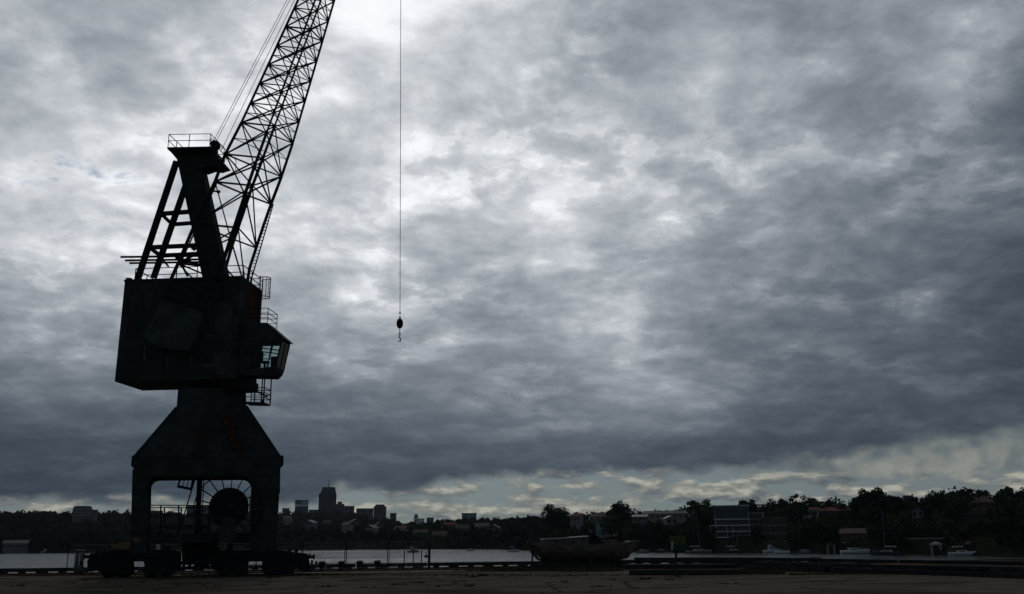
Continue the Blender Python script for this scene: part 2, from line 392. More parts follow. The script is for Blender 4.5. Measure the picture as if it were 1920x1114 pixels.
# ------------------------------------------------------------------ ground, water, far shore
KA = gnd(0, 1076); KB = gnd(860, 1063.5)
kd = (KB - KA).normalized(); kn = Vector((-kd.y, kd.x, 0))           # along the quay edge, and out over the water
def quay(u, n, z=0.0):                                              # u metres along the edge from the left frame side, n metres out
    p = KA + kd * u + kn * n; return Vector((p.x, p.y, z))
def make_ground():
    m = bpy.data.materials.new('quay_paving'); m.use_nodes = True; g = G(m.node_tree); b = m.node_tree.nodes['Principled BSDF']
    co = g.node('ShaderNodeTexCoord').outputs['Object']
    n1 = g.noise(g.v('MULTIPLY', co, (.7, 1.3, 1)), .16, 7, .66); n2 = g.noise(g.v('MULTIPLY', co, (.25, 1.2, 1)), .5, 5, .6); n3 = g.noise(co, 9, 4, .7)
    c = g.ramp(n1, [(.32, (.036, .027, .020)), (.42, (.074, .058, .046)), (.50, (.130, .104, .082)), (.56, (.105, .083, .066)), (.66, (.055, .043, .033)), (.76, (.100, .080, .064))])
    c = g.mix(g.m('MULTIPLY', g.smooth(n2, .50, .64), .65), c, (.040, .032, .024, 1))
    c = g.mix(g.smooth(n3, .35, .75, 0, .45), c, (.150, .122, .098, 1))
    # patched joints and cracks
    v = g.node('ShaderNodeTexVoronoi', feature='DISTANCE_TO_EDGE'); g.put(v.inputs['Vector'], g.v('MULTIPLY_ADD', g.noise(co, .5, 3, .6, out=1), (1.5, 1.5, 0), co)); v.inputs['Scale'].default_value = .16
    c = g.mix(g.smooth(v.outputs[0], .004, .016, .85, 0), c, (.028, .024, .018, 1))
    g.put(b.inputs['Base Color'], c); b.inputs['Roughness'].default_value = .82; b.inputs['Specular IOR Level'].default_value = 0.0
    bn = g.node('ShaderNodeBump'); bn.inputs['Strength'].default_value = .5; bn.inputs['Distance'].default_value = .03
    g.put(bn.inputs['Height'], g.m('ADD', n3, g.m('MULTIPLY', n1, 2))); g.put(b.inputs['Normal'], bn.outputs[0])
    mb = MB()
    # quay platform: near sheet with gentle unevenness, edge drops to the water
    nu, nv = 90, 70; pts = []
    for j in range(nv + 1):
        for i in range(nu + 1):
            t_ = 2 * i / nu - 1; u = 25 + 115 * t_ + 1600 * t_ ** 7; n = 1.2 - 90 * (j / nv) ** 1.5 - 2200 * (j / nv) ** 9
            p = quay(u, n); w = min(1, max(0, (-n - 9) / 6)) * .05
            pts.append((p.x, p.y, w * math.sin(p.x * .35 + 1) * math.sin(p.y * .27)))
    fs = [(j * (nu + 1) + i, j * (nu + 1) + i + 1, (j + 1) * (nu + 1) + i + 1, (j + 1) * (nu + 1) + i) for j in range(nv) for i in range(nu)]
    mb.add(pts, fs)
    k = [quay(-1690, 1.2, 0), quay(1740, 1.2, 0), quay(1740, 1.2, -5), quay(-1690, 1.2, -5)]
    mb.add(k, [(0, 1, 2, 3)])
    o = mb.build('quay_ground', m, smooth=False); tag(o, kind='structure')
    return o
ground = make_ground()
def water():
    m = bpy.data.materials.new('harbour_water'); m.use_nodes = True; g = G(m.node_tree); b = m.node_tree.nodes['Principled BSDF']
    b.inputs['Base Color'].default_value = (.012, .022, .024, 1); b.inputs['Roughness'].default_value = .12; b.inputs['IOR'].default_value = 1.33
    co = g.node('ShaderNodeTexCoord').outputs['Object']
    h = g.m('ADD', g.noise(g.v('MULTIPLY', co, (1, .7, 1)), 1.1, 4, .6), g.m('MULTIPLY', g.noise(g.v('MULTIPLY', co, (.15, .6, 1)), .2, 3, .6), 2.0))
    bn = g.node('ShaderNodeBump'); bn.inputs['Distance'].default_value = .3
    g.put(bn.inputs['Strength'], g.smooth(g.noise(g.v('MULTIPLY', co, (.012, .07, 1)), 1.0, 4, .6), .38, .62, .35, .95))
    g.put(bn.inputs['Height'], h); g.put(b.inputs['Normal'], bn.outputs[0])
    mb = MB(); mb.add([(-2600, 20, -2.5), (2600, 20, -2.5), (2600, 3600, -2.5), (-2600, 3600, -2.5)], [(0, 1, 2, 3)])
    tag(mb.build('water', m), kind='structure')
water()
# far shore: for picture columns the distance of the shore, of the crest, and where the bare crest shows
SH = [(-900, 760, 1000, 985), (-300, 720, 960, 984), (0, 690, 900, 982), (120, 660, 880, 982), (250, 640, 880, 982), (400, 640, 1000, 982), (520, 640, 1300, 975),
      (620, 640, 1600, 966), (700, 640, 1500, 976), (760, 620, 1100, 996), (820, 600, 900, 994), (900, 580, 850, 992), (960, 520, 750, 994), (1020, 430, 600, 994),
      (1100, 395, 535, 990), (1200, 370, 495, 982), (1350, 346, 466, 978), (1500, 319, 437, 972), (1650, 290, 395, 966), (1800, 262, 362, 962), (1920, 248, 341, 960), (2500, 225, 315, 955)]
OLD_SH = [(1000, 440), (1100, 380), (1200, 335), (1350, 300), (1500, 272), (1650, 245), (1800, 230), (1920, 222), (2500, 200)]
def rfix(px, r): return r if px < 1000 else r + float(np.interp(azp(px), _az, _rs)) - float(np.interp(px, [q[0] for q in OLD_SH], [q[1] for q in OLD_SH]))
_px = np.array([s[0] for s in SH], float); _az = np.array([azp(p) for p in _px])
_rs = np.array([s[1] for s in SH], float); _rc = np.array([s[2] for s in SH], float)
_hc = np.array([zpy(s[0], s[3], s[2]) for s in SH])
def terr(a, r):
    rs, rc, hc = np.interp(a, _az, _rs), np.interp(a, _az, _rc), np.interp(a, _az, _hc)
    t = (r - rs) / (rc - rs)
    bank = -2.5 + 3.2 * min(1, max(-1, (r - rs) / 8))
    if t <= 0: return bank
    s = min(t, 1.0); s = .45 * s + .55 * s * s
    h = bank + (hc - .7) * s + 2.0 * math.sin(a * 60 + r * .02) * math.sin(math.pi * min(1, t))
    return h - max(0, t - 1) * 12
def terr_px(px, r): return terr(azp(px), r)
def make_terrain():
    m = pm('hillside_soil', (.013, .016, .010), .95, 0, .4, .05, (.020, .020, .013),   .3, 0, 0.0)
    mb = MB(); na, nr = 220, 30; pts = []
    for i in range(na + 1):
        a = _az[0] + (_az[-1] - _az[0]) * i / na
        rs, rc = np.interp(a, _az, _rs), np.interp(a, _az, _rc)
        for j in range(nr + 1):
            r = rs - 8 + (rc * 1.35 - rs + 8) * (j / nr) ** 1.4
            pts.append((math.sin(a) * r, math.cos(a) * r, terr(a, r)))
    mb.add(pts, [(i * (nr + 1) + j, (i + 1) * (nr + 1) + j, (i + 1) * (nr + 1) + j + 1, i * (nr + 1) + j + 1) for i in range(na) for j in range(nr)])
    tag(mb.build('far_shore_terrain', m, smooth=True), kind='structure')
make_terrain()

# apron of concrete slabs along the front rail: pieces of the ground
RAIL_F, RAIL_R = -7.2, -3.0        # metres in from the kerb line
sr = random.Random(3)
def slabs():
    u = -14.0
    while u < 44:
        L = sr.uniform(3.4, 6.2); w = sr.uniform(1.5, 1.9)
        if sr.random() < .86:
            n0 = RAIL_F - 1.5 - sr.uniform(0, .2); c = quay(u + L / 2, n0 - w / 2, -.02 + sr.uniform(0, .012))
            mb = MB(); mb.box(c, (L - .06, w, .06), math.atan2(kd.y, kd.x) + sr.uniform(-.004, .004)); mb.build('concrete_slab', M_concrete, ground)
        u += L
    for n in (RAIL_F, RAIL_R):
        mb = MB(); mb.beam(quay(-60, n, .02), quay(120, n, .02), .09, .10); tag(mb.build('crane_rail', M_rust), kind='structure')
slabs()
# timber kerb on blocks along the quay edge
def kerb():
    root = empty('quay_kerb', quay(0, 0), 'long timber kerb raised on blocks along the quay edge', 'kerb')
    u = -30.0
    while u < 62:
        L = 5.6
        mb = MB(); mb.beam(quay(u, .1, .24), quay(u + L - .05, .1, .24), .34, .27); mb.build('kerb_beam', M_timber, root)
        for k in (.12, .37, .62, .87):
            b = MB(); b.box(quay(u + L * k, .1, .05), (.45 if k in (.12, .62) else .8, .30, .104), math.atan2(kd.y, kd.x)); b.build('kerb_block', M_timber, root)
        u += L
kerb()

# ------------------------------------------------------------------ harbour crane
AXIS_Y = 64.5
C0 = atY(397, 1070, AXIS_Y); C0.z = 0
PHI = math.radians(5); PSI = math.radians(16.5)
ua, ub = Vector((math.cos(PHI), -math.sin(PHI), 0)), Vector((math.sin(PHI), math.cos(PHI), 0))      # upper works
pa, pb = Vector((math.cos(PSI), math.sin(PSI), 0)), Vector((-math.sin(PSI), math.cos(PSI), 0))      # portal
def U(px, py, off=0.0): return hit(px, py, C0 + ub * off, ub)
def Q(px, py, off=0.0): return hit(px, py, C0 + pb * off, pb)
crane = empty('harbour_crane', C0, 'tall dark dockside crane with lattice boom standing on the quay rails', 'crane')
def part(name, mb, mat=None, parent=None, smooth=False, label=None): return mb.build(name, mat or M_paint, parent or crane, smooth, label)

def portal():
    D = 2.1                                        # half the depth of the portal
    # four legs
    for off, s in ((-D, 1), (D - .95, 1)):
        for out, inn in ((((250, 880), (246, 1036)), ((276, 880), (273, 1036))), (((524, 880), (517, 1036)), ((475, 880), (474, 1036)))):
            mb = MB()
            pol = [Q(*out[0], -D), Q(*inn[0], -D), Q(*inn[1], -D), Q(*out[1], -D)]
            pol = [p + pb * (off + D) for p in pol]
            mb.prism(pol, pb * .95)
            leg = part('portal_leg', mb)
            rb = MB()                               # edge flanges
            for a, b in ((pol[0], pol[3]), (pol[1], pol[2])): rb.beam(a - pb * .012, b - pb * .012, .10, .05, pb)
            part('flange', rb, M_paint, leg)
    # cross girders with rounded haunches, front and rear
    def arc(cx, cy, r, a0, a1, n=5): return [(cx + r * math.cos(math.radians(a0 + (a1 - a0) * i / n)), cy - r * math.sin(math.radians(a0 + (a1 - a0) * i / n))) for i in range(n + 1)]
    for off in (-D, D - .9):
        pol = [(252, 855), (526, 857), (525, 925), (475.5, 925)] + arc(457, 911, 18, 0, 90) + arc(292, 911, 17, 90, 180) + [(275, 925), (249.5, 925)]
        mb = MB(); mb.prism([Q(x, y, -D) + pb * (off + D - .004) for x, y in pol], pb * .958)
        gd = part('cross_girder', mb)
        fl = MB(); fl.beam(Q(250, 889, -D) + pb * (off + D - .02), Q(526, 890, -D) + pb * (off + D - .02), .08, .05, pb); fl.beam(Q(252, 857, -D) + pb * (off + D - .02), Q(526, 859, -D) + pb * (off + D - .02), .08, .05, pb)
        part('flange', fl, M_paint, gd)
    for px in (262, 500):                           # girders along the track depth
        mb = MB(); a = Q(px, 875, -D); mb.beam(a + pb * .96, a + pb * (2 * D - .96), .8, 1.1); part('side_girder', mb)
    for px, s in ((251.5, -1), (527, 1)):           # lifting lugs
        for off in (-D + .25, D - .5):
            p = Q(px, 862, -D) + pb * (off + D); mb = MB()
            pl = [p + pa * (s * .02) + Vector((0, 0, dz)) + pa * (s * dx) for dx, dz in ((-.1, .30), (.10, .30), (.16, .18), (.16, -.35), (-.1, -.62))]
            mb.prism(pl, pb * .2); part('lifting_lug', mb)
    # tapered tower between portal and slewing ring
    bot = [Q(252, 856, -D), Q(526, 858, -D)]; bot += [bot[1] + pb * 2 * D, bot[0] + pb * 2 * D]
    top = [Q(331, 764, -1.5), Q(462, 762, -1.5)]; top += [top[1] + pb * 3.0, top[0] + pb * 3.0]
    mb = MB(); mb.loft([bot, top]); tw = part('portal_tower', mb)
    for i in range(4): part('corner_angle', MB().beam(bot[i], top[i], .16, .16), M_paint, tw)
    pl = MB()                                       # plate seams and a railed ladder on the front
    def face(fx, fz, o=.05):                        # point on the front slope
        a = bot[0].lerp(bot[1], fx); b = top[0].lerp(top[1], fx); return a.lerp(b, fz) - pb * o
    for fz in (.33, .66): pl.beam(face(.05, fz, .01), face(.95, fz, .01), .05, .03, pb)
    for fx in (.3, .52): pl.beam(face(fx, .02, .01), face(fx, .98, .01), .05, .03, pb)
    part('plate_seam', pl, M_paint, tw)
    ru = MB(); a, b = face(.70, .18, .12), face(.70, .80, .12); ru.prism([a - pa * .30, a + pa * .30, b + pa * .30, b - pa * .30], -pb * .06)
    part('access_door', ru, M_rust, tw, label='rusty red-brown access panel')
    fr = MB()
    for fz in (.10, .32, .55, .82): fr.beam(face(.40, fz, .35), face(.82, fz, .35), .03)
    for fx in (.40, .61, .82): fr.beam(face(fx, .10, .35), face(fx, .82, .35), .03)
    for fz in (.10, .82):
        for fx in (.40, .82): fr.beam(face(fx, fz, .35), face(fx, fz, 0), .03)
    part('ladder_guard', fr, M_dark, tw)
    ne = MB(); t2 = [Q(334, 727, -1.55), Q(461, 727, -1.55)]; t2 += [t2[1] + pb * 3.1, t2[0] + pb * 3.1]
    tt = [p + Vector((0, 0, .003)) for p in top]
    ne.loft([tt, t2]); part('slewing_pedestal', ne)
    sk = MB(); c = C0.copy(); z0, z1 = Q(390, 728).z, Q(390, 716).z; sk.lathe((c.x, c.y, 0), [(z0, 1.85), (z1, 1.85)], 28); part('slewing_ring', sk, M_dark, None, True)
    # sill beams, gear box, rail platform inside the portal
    for off in (-D + .1, D - .6):
        mb = MB(); mb.prism([Q(x, y, -D) + pb * (off + D) for x, y in ((270, 1000), (478, 1000), (478, 1017), (270, 1017))], pb * .5); part('sill_beam', mb)
    mb = MB(); mb.prism([Q(x, y, -1.2) for x, y in ((341, 1016), (409, 1016), (409, 1050), (402, 1056), (345, 1056), (341, 1050))], pb * 2.2); gb = part('travel_gearbox', mb, M_dark)
    for px, w in ((352, 5), (374, 4), (394, 6)):
        k = MB(); k.tube(Q(px, 1052, -1.0), Q(px + 6, 1066, -1.0), .09, 8); part('drive_shaft', k, M_dark, gb)
    k = MB(); k.prism([Q(x, y, -1.3) for x, y in ((358, 1066), (366, 1058), (388, 1056), (394, 1062), (388, 1066), (376, 1062))], pb * .3); part('rail_clamp', k, M_dark, gb)
    # platform with handrail
    for off in (-D + .2,):
        mb = MB(); a, b = Q(274, 984, -D), Q(393, 984, -D); mb.prism([a, b, b + pb * 2 * D, a + pb * 2 * D], Vector((0, 0, -.18))); pf = part('platform', mb)
        for ro in (0.0, 2 * D):
            r = MB()
            for y in (947.5, 964): r.beam(Q(274, y, -D) + pb * ro, Q(393, y, -D) + pb * ro, .055)
            for x in (301.5, 335, 392.5): r.beam(Q(x, 947, -D) + pb * ro, Q(x, 1000 if ro == 0 else 984, -D) + pb * ro, .075)
            part('handrail', r, M_dark, pf)
    # centre post with cables, inclined ladder and its landing
    mb = MB(); mb.tube(Q(374, 892, 0), Q(369, 1000, 0), .15, 8); part('centre_post', mb)
    for dx in (9, 12.5):
        c_ = MB(); c_.tube(Q(370 + dx, 892, -.4), Q(365 + dx, 998, -.4), .035, 5); part('supply_cable', c_, M_rope)
    la = MB(); p, q = Q(372, 876, -1.2), Q(338, 988, -1.2)
    for s in (0, .55): la.beam(p + pb * s, q + pb * s, .11, .06)
    for k in range(1, 22): t = k / 22; la.tube(p.lerp(q, t), p.lerp(q, t) + pb * .55, .018, 5)
    part('ladder', la, M_dark)
    cg = MB(); c1 = [Q(333, 912, -1.4), Q(358, 917, -1.4), Q(363, 890, -1.4), Q(341, 885, -1.4)]
    c2 = [p + pb * 1.0 for p in c1]; n = 4
    for cc in (c1, c2):
        cg.beam(cc[0], cc[1], .16 if cc is c1 else .08); cg.beam(cc[0], cc[3], .06); cg.beam(cc[1], cc[2], .08)
        for t in (.33, .66): cg.beam(cc[0].lerp(cc[1], t), cc[3].lerp(cc[2], t), .022)
    cg.beam(c1[0], c2[0], .07); cg.beam(c1[1], c2[1], .07); part('ladder_cage', cg, M_dark)
    lm = MB(); lm.lathe(Q(277.5, 914, -D - .1), [(-.05, .16), (.03, .19), (.09, .10)], 10); part('lamp', lm, M_dark)
    # cable reel in front of the right leg
    cen = Q(429, 951.5, -D - .55); R = (Q(493, 951.5, -D - .55) - cen).length; Rd = (Q(465.5, 951.5, -D - .55) - cen).length
    dr = MB(); dr.lathe(cen, [(-.30, Rd), (-.26, Rd + .03), (-.22, Rd), (.22, Rd), (.26, Rd + .03), (.30, Rd)], 40, pb); reel = part('cable_reel', dr, M_dark)
    hb = MB(); hb.lathe(cen, [(-.42, .22), (-.32, .26), (.45, .26)], 16, pb); part('hub', hb, M_dark, reel)
    for k in range(18):
        t = 2 * math.pi * (k + .35) / 18; d = pa * math.cos(t) + Vector((0, 0, math.sin(t)))
        s = MB()
        for o in (-.33, .33): s.beam(cen + d * .2 + pb * o, cen + d * R + pb * o * .8, .06, .05, pb)
        part('spoke', s, M_dark, reel)
    ri = MB(); ri.torus(cen - pb * .27, R, .028, pb, 56, 5); ri.torus(cen + pb * .27, R, .028, pb, 56, 5); part('rim', ri, M_dark, reel)
    st = MB(); a = cen - Vector((0, 0, Rd * .55)); z = Q(424, 1018, -D).z
    st.loft([[Vector((a.x, a.y, z)) + pa * x + pb * y for x, y in ((-.55, -.4), (.55, -.4), (.55, .5), (-.55, .5))], [a + pa * x + pb * y for x, y in ((-.34, -.36), (.34, -.36), (.34, .4), (-.34, .4))]]); part('reel_stand', st)
    # plates and a box low on the left leg
    bx = MB(); bx.prism([Q(x, y, -D - .35) for x, y in ((209, 1029), (243, 1029), (244, 1019), (236, 1016), (226, 1016), (222, 1019), (213, 1020))], pb * .7); part('grease_drum', bx, M_yellow)
    for x0, y0, x1, y1, mt in ((249, 1008, 263, 1017, M_yellow), (293, 1021, 300, 1031, M_offw)):
        s = MB(); s.prism([Q(x, y, -D - .06) for x, y in ((x0, y0), (x1, y0), (x1, y1), (x0, y1))], pb * .03); part('notice_plate', s, mt)
    # bogies: one under each leg
    def bogie(x0, x1, off, flip):
        f = lambda x, y, o=0.0: Q(x0 + (x1 - x0) * ((1 - x) if flip else x), y, -D) + pb * (off + D + o)
        mb = MB(); mb.prism([f(x, y, -.42) for x, y in ((.10, 1048), (.10, 1037), (.34, 1031), (.94, 1031), (1.0, 1036), (1.0, 1068), (.88, 1070), (.64, 1070), (.62, 1053), (.45, 1053), (.43, 1070), (.16, 1070))], pb * .84)
        bg = part('bogie', mb, M_dark)
        for x, rr in ((.24, .37), (.40, .37), (.70, .37), (.87, .37)):
            c = f(x, 1060); c.z = .07 + rr
            w = MB(); w.lathe(c - pb * .16, [(0, rr + .06), (.06, rr + .06), (.07, rr), (.32, rr)], 20, pb); part('wheel', w, M_dark, bg, False)
        for xa, xb in ((.17, .47), (.63, .94)):
            s = MB(); s.prism([f(x, y, -.50) for x, y in ((xa, 1051), (xb, 1051), (xb, 1076.5), (xa, 1076.5))], pb * .07); part('axle_guard', s, M_dark, bg)
        e = MB(); e.prism([f(x, y, -.3) for x, y in ((0.0, 1072), (.015, 1050), (.035, 1038), (.10, 1037), (.11, 1068), (.07, 1072))], pb * .6)
        e.tube(f(.05, 1044, 0), f(-.03, 1044, 0), .10, 10); e.tube(f(-.03, 1044, 0), f(-.045, 1044, 0), .17, 10)
        part('buffer', e, M_dark, bg)
        r = MB(); r.beam(f(-.005, 1072, -.1), f(-.06, 1060, -.1), .08); r.beam(f(-.06, 1060, -.1), f(-.06, 1052, -.1), .12); part('rail_sweep', r, M_dark, bg)
    cl = random.Random(4)
    MB().prism([Q(x, y, -D - .1) for x, y in ((330, 1052), (402, 1050), (402, 1058), (330, 1060))], pb * .25).build('tie_bar', M_dark, crane)
    for x, y0, y1, w in ((183, 1038, 1032, 5), (196, 1034, 1027, 3), (312, 1032, 1024, 6), (327, 1034, 1040, 4), (409, 1034, 1026, 4), (431, 1033, 1019, 6), (543, 1034, 1029, 4), (556, 1036, 1028, 3)):
        MB().prism([Q(x + dx, y, -D + .2) for dx, y in ((-w, y0), (w, y0), (w * .8, y1), (-w * .7, y1 + 1))], pb * .4).build('junction_box', M_dark, crane)
    for x0, x1, y in ((176, 240, 1046), (270, 330, 1044), (404, 470, 1045), (500, 560, 1046)):
        MB().tube(Q(x0, y, -D - .02), Q(x1, y + .6, -D - .02), .05, 6).build('brake_pipe', M_dark, crane)
    for x in (338, 346, 404, 411):
        MB().beam(Q(x, 1034, -D - .1), Q(x + cl.uniform(-2, 2), 1071, -D - .1), .12, .12).build('sand_pipe', M_dark, crane)
    for off in (-D + .45, D - .45):
        bogie(162, 335, off, False); bogie(396, 583, off, True)
portal()

def house():
    FO, RO = -1.95, 2.05
    def sp(px, py, off):                            # along, height
        p = U(px, py, off); return (p - C0).dot(ua), p.z
    xl = sp(225, 625, FO)[0]; xr = sp(447, 612, FO)[0]; zb = sp(300, 713.5, FO)[1]; zt = (sp(236, 529, FO)[1] + sp(440, 517, FO)[1]) / 2
    P = lambda x, o, z: C0 + ua * x + ub * o + Vector((0, 0, z))
    mb = MB(); mb.loft([[P(xl - .06, FO, zb), P(xr, FO, zb), P(xr, RO, zb), P(xl - .06, RO, zb)], [P(xl, FO, zt), P(xr, FO, zt), P(xr, RO, zt), P(xl, RO, zt)]]); hs = part('machine_house', mb)
    # plate strips, doors, louvres and stays on the front wall
    def strip(px0, py0, px1, py1, name, mat, d=.035, parent=hs):
        a = [U(px0, py0, FO), U(px1, py0, FO), U(px1, py1, FO), U(px0, py1, FO)]
        s = MB(); s.prism([p - ub * .003 for p in a], -ub * d); part(name, s, mat, parent)
    n = 9
    for k in range(n):
        x = xl + (xr - xl) * (k + .5) / n; s = MB(); s.beam(P(x, FO - .01, zb + .1), P(x, FO - .01, zt - .1), .07, .03, ub); part('wall_rib', s, M_paint, hs)
    strip(404, 568, 436, 640, 'door', M_paint2, .04); strip(403, 660, 432, 703, 'door', M_paint2, .04)
    strip(236, 641, 268, 657, 'louvre', M_paint2, .05)
    for a in ((404.5, 590, 407, 626), (375, 628.5, 405, 631.5), (270, 648, 272.5, 676), (313, 664, 315.5, 686), (357.5, 664, 360, 690), (401.5, 660, 404, 690), (378, 684, 404, 687)):
        strip(*a, 'stay_bar', pm('stay_timber', (.16, .13, .10), .9, 0, .5, 5, (.05, .04, .03), .5, 0, .05), .03)
    ed = MB(); ed.beam(P(xl - .03, FO - .02, zt), P(xr + .05, FO - .02, zt), .10, .12); ed.beam(P(xr, FO, zt), P(xr, RO, zt), .10, .12); ed.beam(P(xl, FO, zt), P(xl, RO, zt), .1, .12); part('roof_edge', ed, M_paint, hs)
    kn = MB(); kn.box(P(xl + .15, FO + .3, zt + .12), (.35, .35, .25), -PHI); part('roof_vent', kn, M_dark, hs)
    hm = MB(); hm.box(P(xr + .012, .3, zt - 1.3), (.03, 2.6, 2.2), -PHI); part('side_panel', hm, M_rust, hs)
    un = MB(); a = P(xr - .5, FO + .3, zb); un.prism([P(xr - .9, FO + .35, zb - .003), P(xr + .75, FO + .35, zb - .003), P(xr + .75, FO + .35, zb - .62), P(xr - .5, FO + .35, zb - .62)], ub * 2.0); part('under_box', un, M_dark, hs)
    # roof handrails
    def rail(pts, h, n_mid=1, r=.03, name='handrail', parent=hs):
        m_ = MB(); up = Vector((0, 0, h))
        for a, b in zip(pts, pts[1:]):
            for k in range(1, n_mid + 2): m_.beam(a + up * (k / (n_mid + 1)), b + up * (k / (n_mid + 1)), r * 1.6)
            L = (b - a).length; c = max(1, round(L / 1.5))
            for i in range(c + 1): p = a.lerp(b, i / c); m_.beam(p, p + up, r * 1.8)
        return part(name, m_, M_dark, parent)
    rail([P(xl + .5, FO + .4, zt), P(xl + 4.9, FO + .4, zt)], .95)
    rail([P(xl + .5, FO + .4, zt), P(xl + .5, RO - .2, zt), P(xl + 4.4, RO - .2, zt)], .95)
    rail([P(xr - 1.3, FO + .5, zt), P(xr - .1, FO + .5, zt), P(xr - .1, RO - .1, zt), P(xr - 2.2, RO - .1, zt)], .95)
    # caged ladder at the right rear corner
    lc = MB(); c = P(xr + .38, RO - .45, zt)
    for z in (-.55, .85):
        q = [c + ua * x + ub * y + Vector((0, 0, z)) for x, y in ((-.3, -.38), (.22, -.38), (.4, 0), (.22, .38), (-.3, .38))]
        for a, b in zip(q, q[1:]): lc.beam(a, b, .05)
    for x, y in ((-.3, -.38), (-.05, -.38), (.22, -.38), (.33, -.19), (.4, 0), (.33, .19), (.22, .38), (-.05, .38), (-.3, .38)):
        lc.beam(c + ua * x + ub * y + Vector((0, 0, -.55)), c + ua * x + ub * y + Vector((0, 0, .85)), .028)
    for z in (-.2, .15, .5):
        q = [c + ua * x + ub * y + Vector((0, 0, z)) for x, y in ((-.3, -.38), (.22, -.38), (.4, 0), (.22, .38), (-.3, .38))]
        for a, b in zip(q, q[1:]): lc.beam(a, b, .018)
    part('ladder_cage', lc, M_dark, hs)
    ll = MB()
    for s in (-.22, .22): ll.beam(P(xr + .10, RO - .45 + s, zt - 2.5), P(xr + .10, RO - .45 + s, zt + 1.0), .05)
    for k in range(11): z = zt - 2.3 + k * .3; ll.tube(P(xr + .10, RO - .67, z), P(xr + .10, RO - .23, z), .016, 5)
    part('ladder', ll, M_dark, hs)
    # ---------------- driver's cab at the right end
    c0, c1 = FO + .25, FO + 1.95
    K = lambda x, y, o=0.0: U(x - 13.5 if x > 475 else x, y - 3 if x > 475 else y, o)   # the far side of the cab shows beyond the near one
    cab_pts = {'rl': (452, 604), 'rt': (514, 608), 'rn': (545, 637), 'nb': (528, 699), 'kb': (520, 707), 'bl': (452, 702), 'wl': (484, 638), 'wb': (482, 693)}
    V = {k: K(*v, c0) for k, v in cab_pts.items()}; dv = ub * (c1 - c0)
    rf = MB(); rn2 = V['rn']; eave = K(484, 640, c0)
    wall_l = xr + .005
    lp = lambda py: P(wall_l, c0, K(470, py, c0).z)
    rf.prism([lp(604), V['rt'], V['rn'], K(541, 642, c0), lp(640)], dv); cab = part('operator_cab', rf)
    vis = MB(); vis.prism([V['rt'] + Vector((0, 0, .01)) - ub * .08, V['rn'] + ua * .10 - ub * .08 + Vector((0, 0, -.02)), V['rn'] + ua * .10 - ub * .08 + Vector((0, 0, -.10)), V['rt'] - ub * .08 + Vector((0, 0, -.06))], ub * (c1 - c0 + .16)); part('sun_visor', vis, M_paint, cab)
    fl = MB(); fl.prism([lp(693), K(531, 690, c0), V['nb'], V['kb'], lp(702)], dv); part('cab_floor', fl, M_paint, cab)
    sl = MB(); sl.prism([lp(640.2), K(484, 640.2, c0), K(482, 692.8, c0), lp(692.8)], ub * .06); part('side_wall', sl, M_paint, cab)
    sl = MB(); q = [lp(640.2), K(474, 640.2, c0), K(472, 692.8, c0), lp(692.8)]; sl.prism([p + dv - ub * .06 for p in q], ub * .06); part('side_wall', sl, M_paint, cab)
    def bars(o):
        w = MB(); S = lambda x, y: K(x, y, c0) + ub * o
        for (xa, ya), (xb, yb), t in (((541.5, 641), (529.5, 691), .09), ((527, 641), (514, 692), .07), ((507, 641), (498, 692), .07), ((484, 641), (482, 692), .06)):
            w.beam(S(xa, ya), S(xb, yb), t, .06, ub)
        for (xa, ya), (xb, yb), t in (((484, 653), (538, 660), .07), ((483, 667), (511, 668), .05)): w.beam(S(xa, ya), S(xb, yb), t, .05, ub)
        part('window_bar', w, M_dark, cab)
    bars(.03); bars(c1 - c0 - .03)
    for o in (.035, c1 - c0 - .035):
        for q in (((485, 641), (507, 641), (499, 692), (483, 692)), ((507.3, 641), (527, 641), (514, 692), (499.3, 692)), ((527.3, 641), (541, 642), (530, 690), (514.3, 692))):
            g_ = MB(); g_.prism([K(x, y, c0) + ub * o for x, y in q], ub * .008); part('pane', g_, M_cabglass, cab)
    fa, fb = K(541, 642, c0), K(530.5, 690, c0); fw = (c1 - c0 - .2) / 2
    for k in range(2):
        g_ = MB(); o = ub * (.08 + k * (fw + .04)); g_.prism([fa + o, fa + o + ub * fw, fb + o + ub * fw, fb + o], ua * .008); part('pane', g_, M_cabglass, cab)
    for o in (.03, (c1 - c0) / 2, c1 - c0 - .03): part('front_bar', MB().beam(fa + ub * o, fb + ub * o, .07, .06, ub), M_dark, cab)
    se = MB(); b = K(500, 690, c0) + ub * 1.0; se.box(b + Vector((0, 0, .45)), (.5, .5, .12), -PHI); se.box(b + Vector((0, 0, .2)), (.12, .12, .42), -PHI); se.box(b + Vector((0, 0, .8)) - ua * .26, (.1, .48, .7), -PHI); se.box(b + ua * .75 + Vector((0, 0, .4)), (.4, .9, .7), -PHI); part('driver_seat', se, M_dark, cab)
    rail([K(514, 607, c0) + ub * .1, K(514, 607, c0) + ub * 2.0, P(xr + .05, c1 - .1, K(514, 607, c0).z)], .98, 2, .022, 'handrail', cab)
    rail([P(xr + .05, c0 + .1, K(514, 607, c0).z), K(514, 607, c0) + ub * .1], .98, 2, .022, 'handrail', cab)
    lp_ = MB(); lc_ = K(514.5, 710, c0 + .3); lp_.lathe(lc_, [(-.16, .02), (-.12, .11), (0, .16), (.10, .12), (.16, .05)], 12); part('floodlight', lp_, M_dark, cab)
    # ---------------- boarding platform under the cab
    o0, o1 = FO + .5, FO + 1.8
    J = lambda x, y, o=0.0: U(x - 13 if x > 480 else x - 4, y - 3, o)
    a, b = J(461, 756, o0), J(507.5, 757, o0); mb = MB(); mb.prism([a, b, b + ub * (o1 - o0), a + ub * (o1 - o0)], Vector((0, 0, -.10))); pf = part('boarding_platform', mb, M_dark)
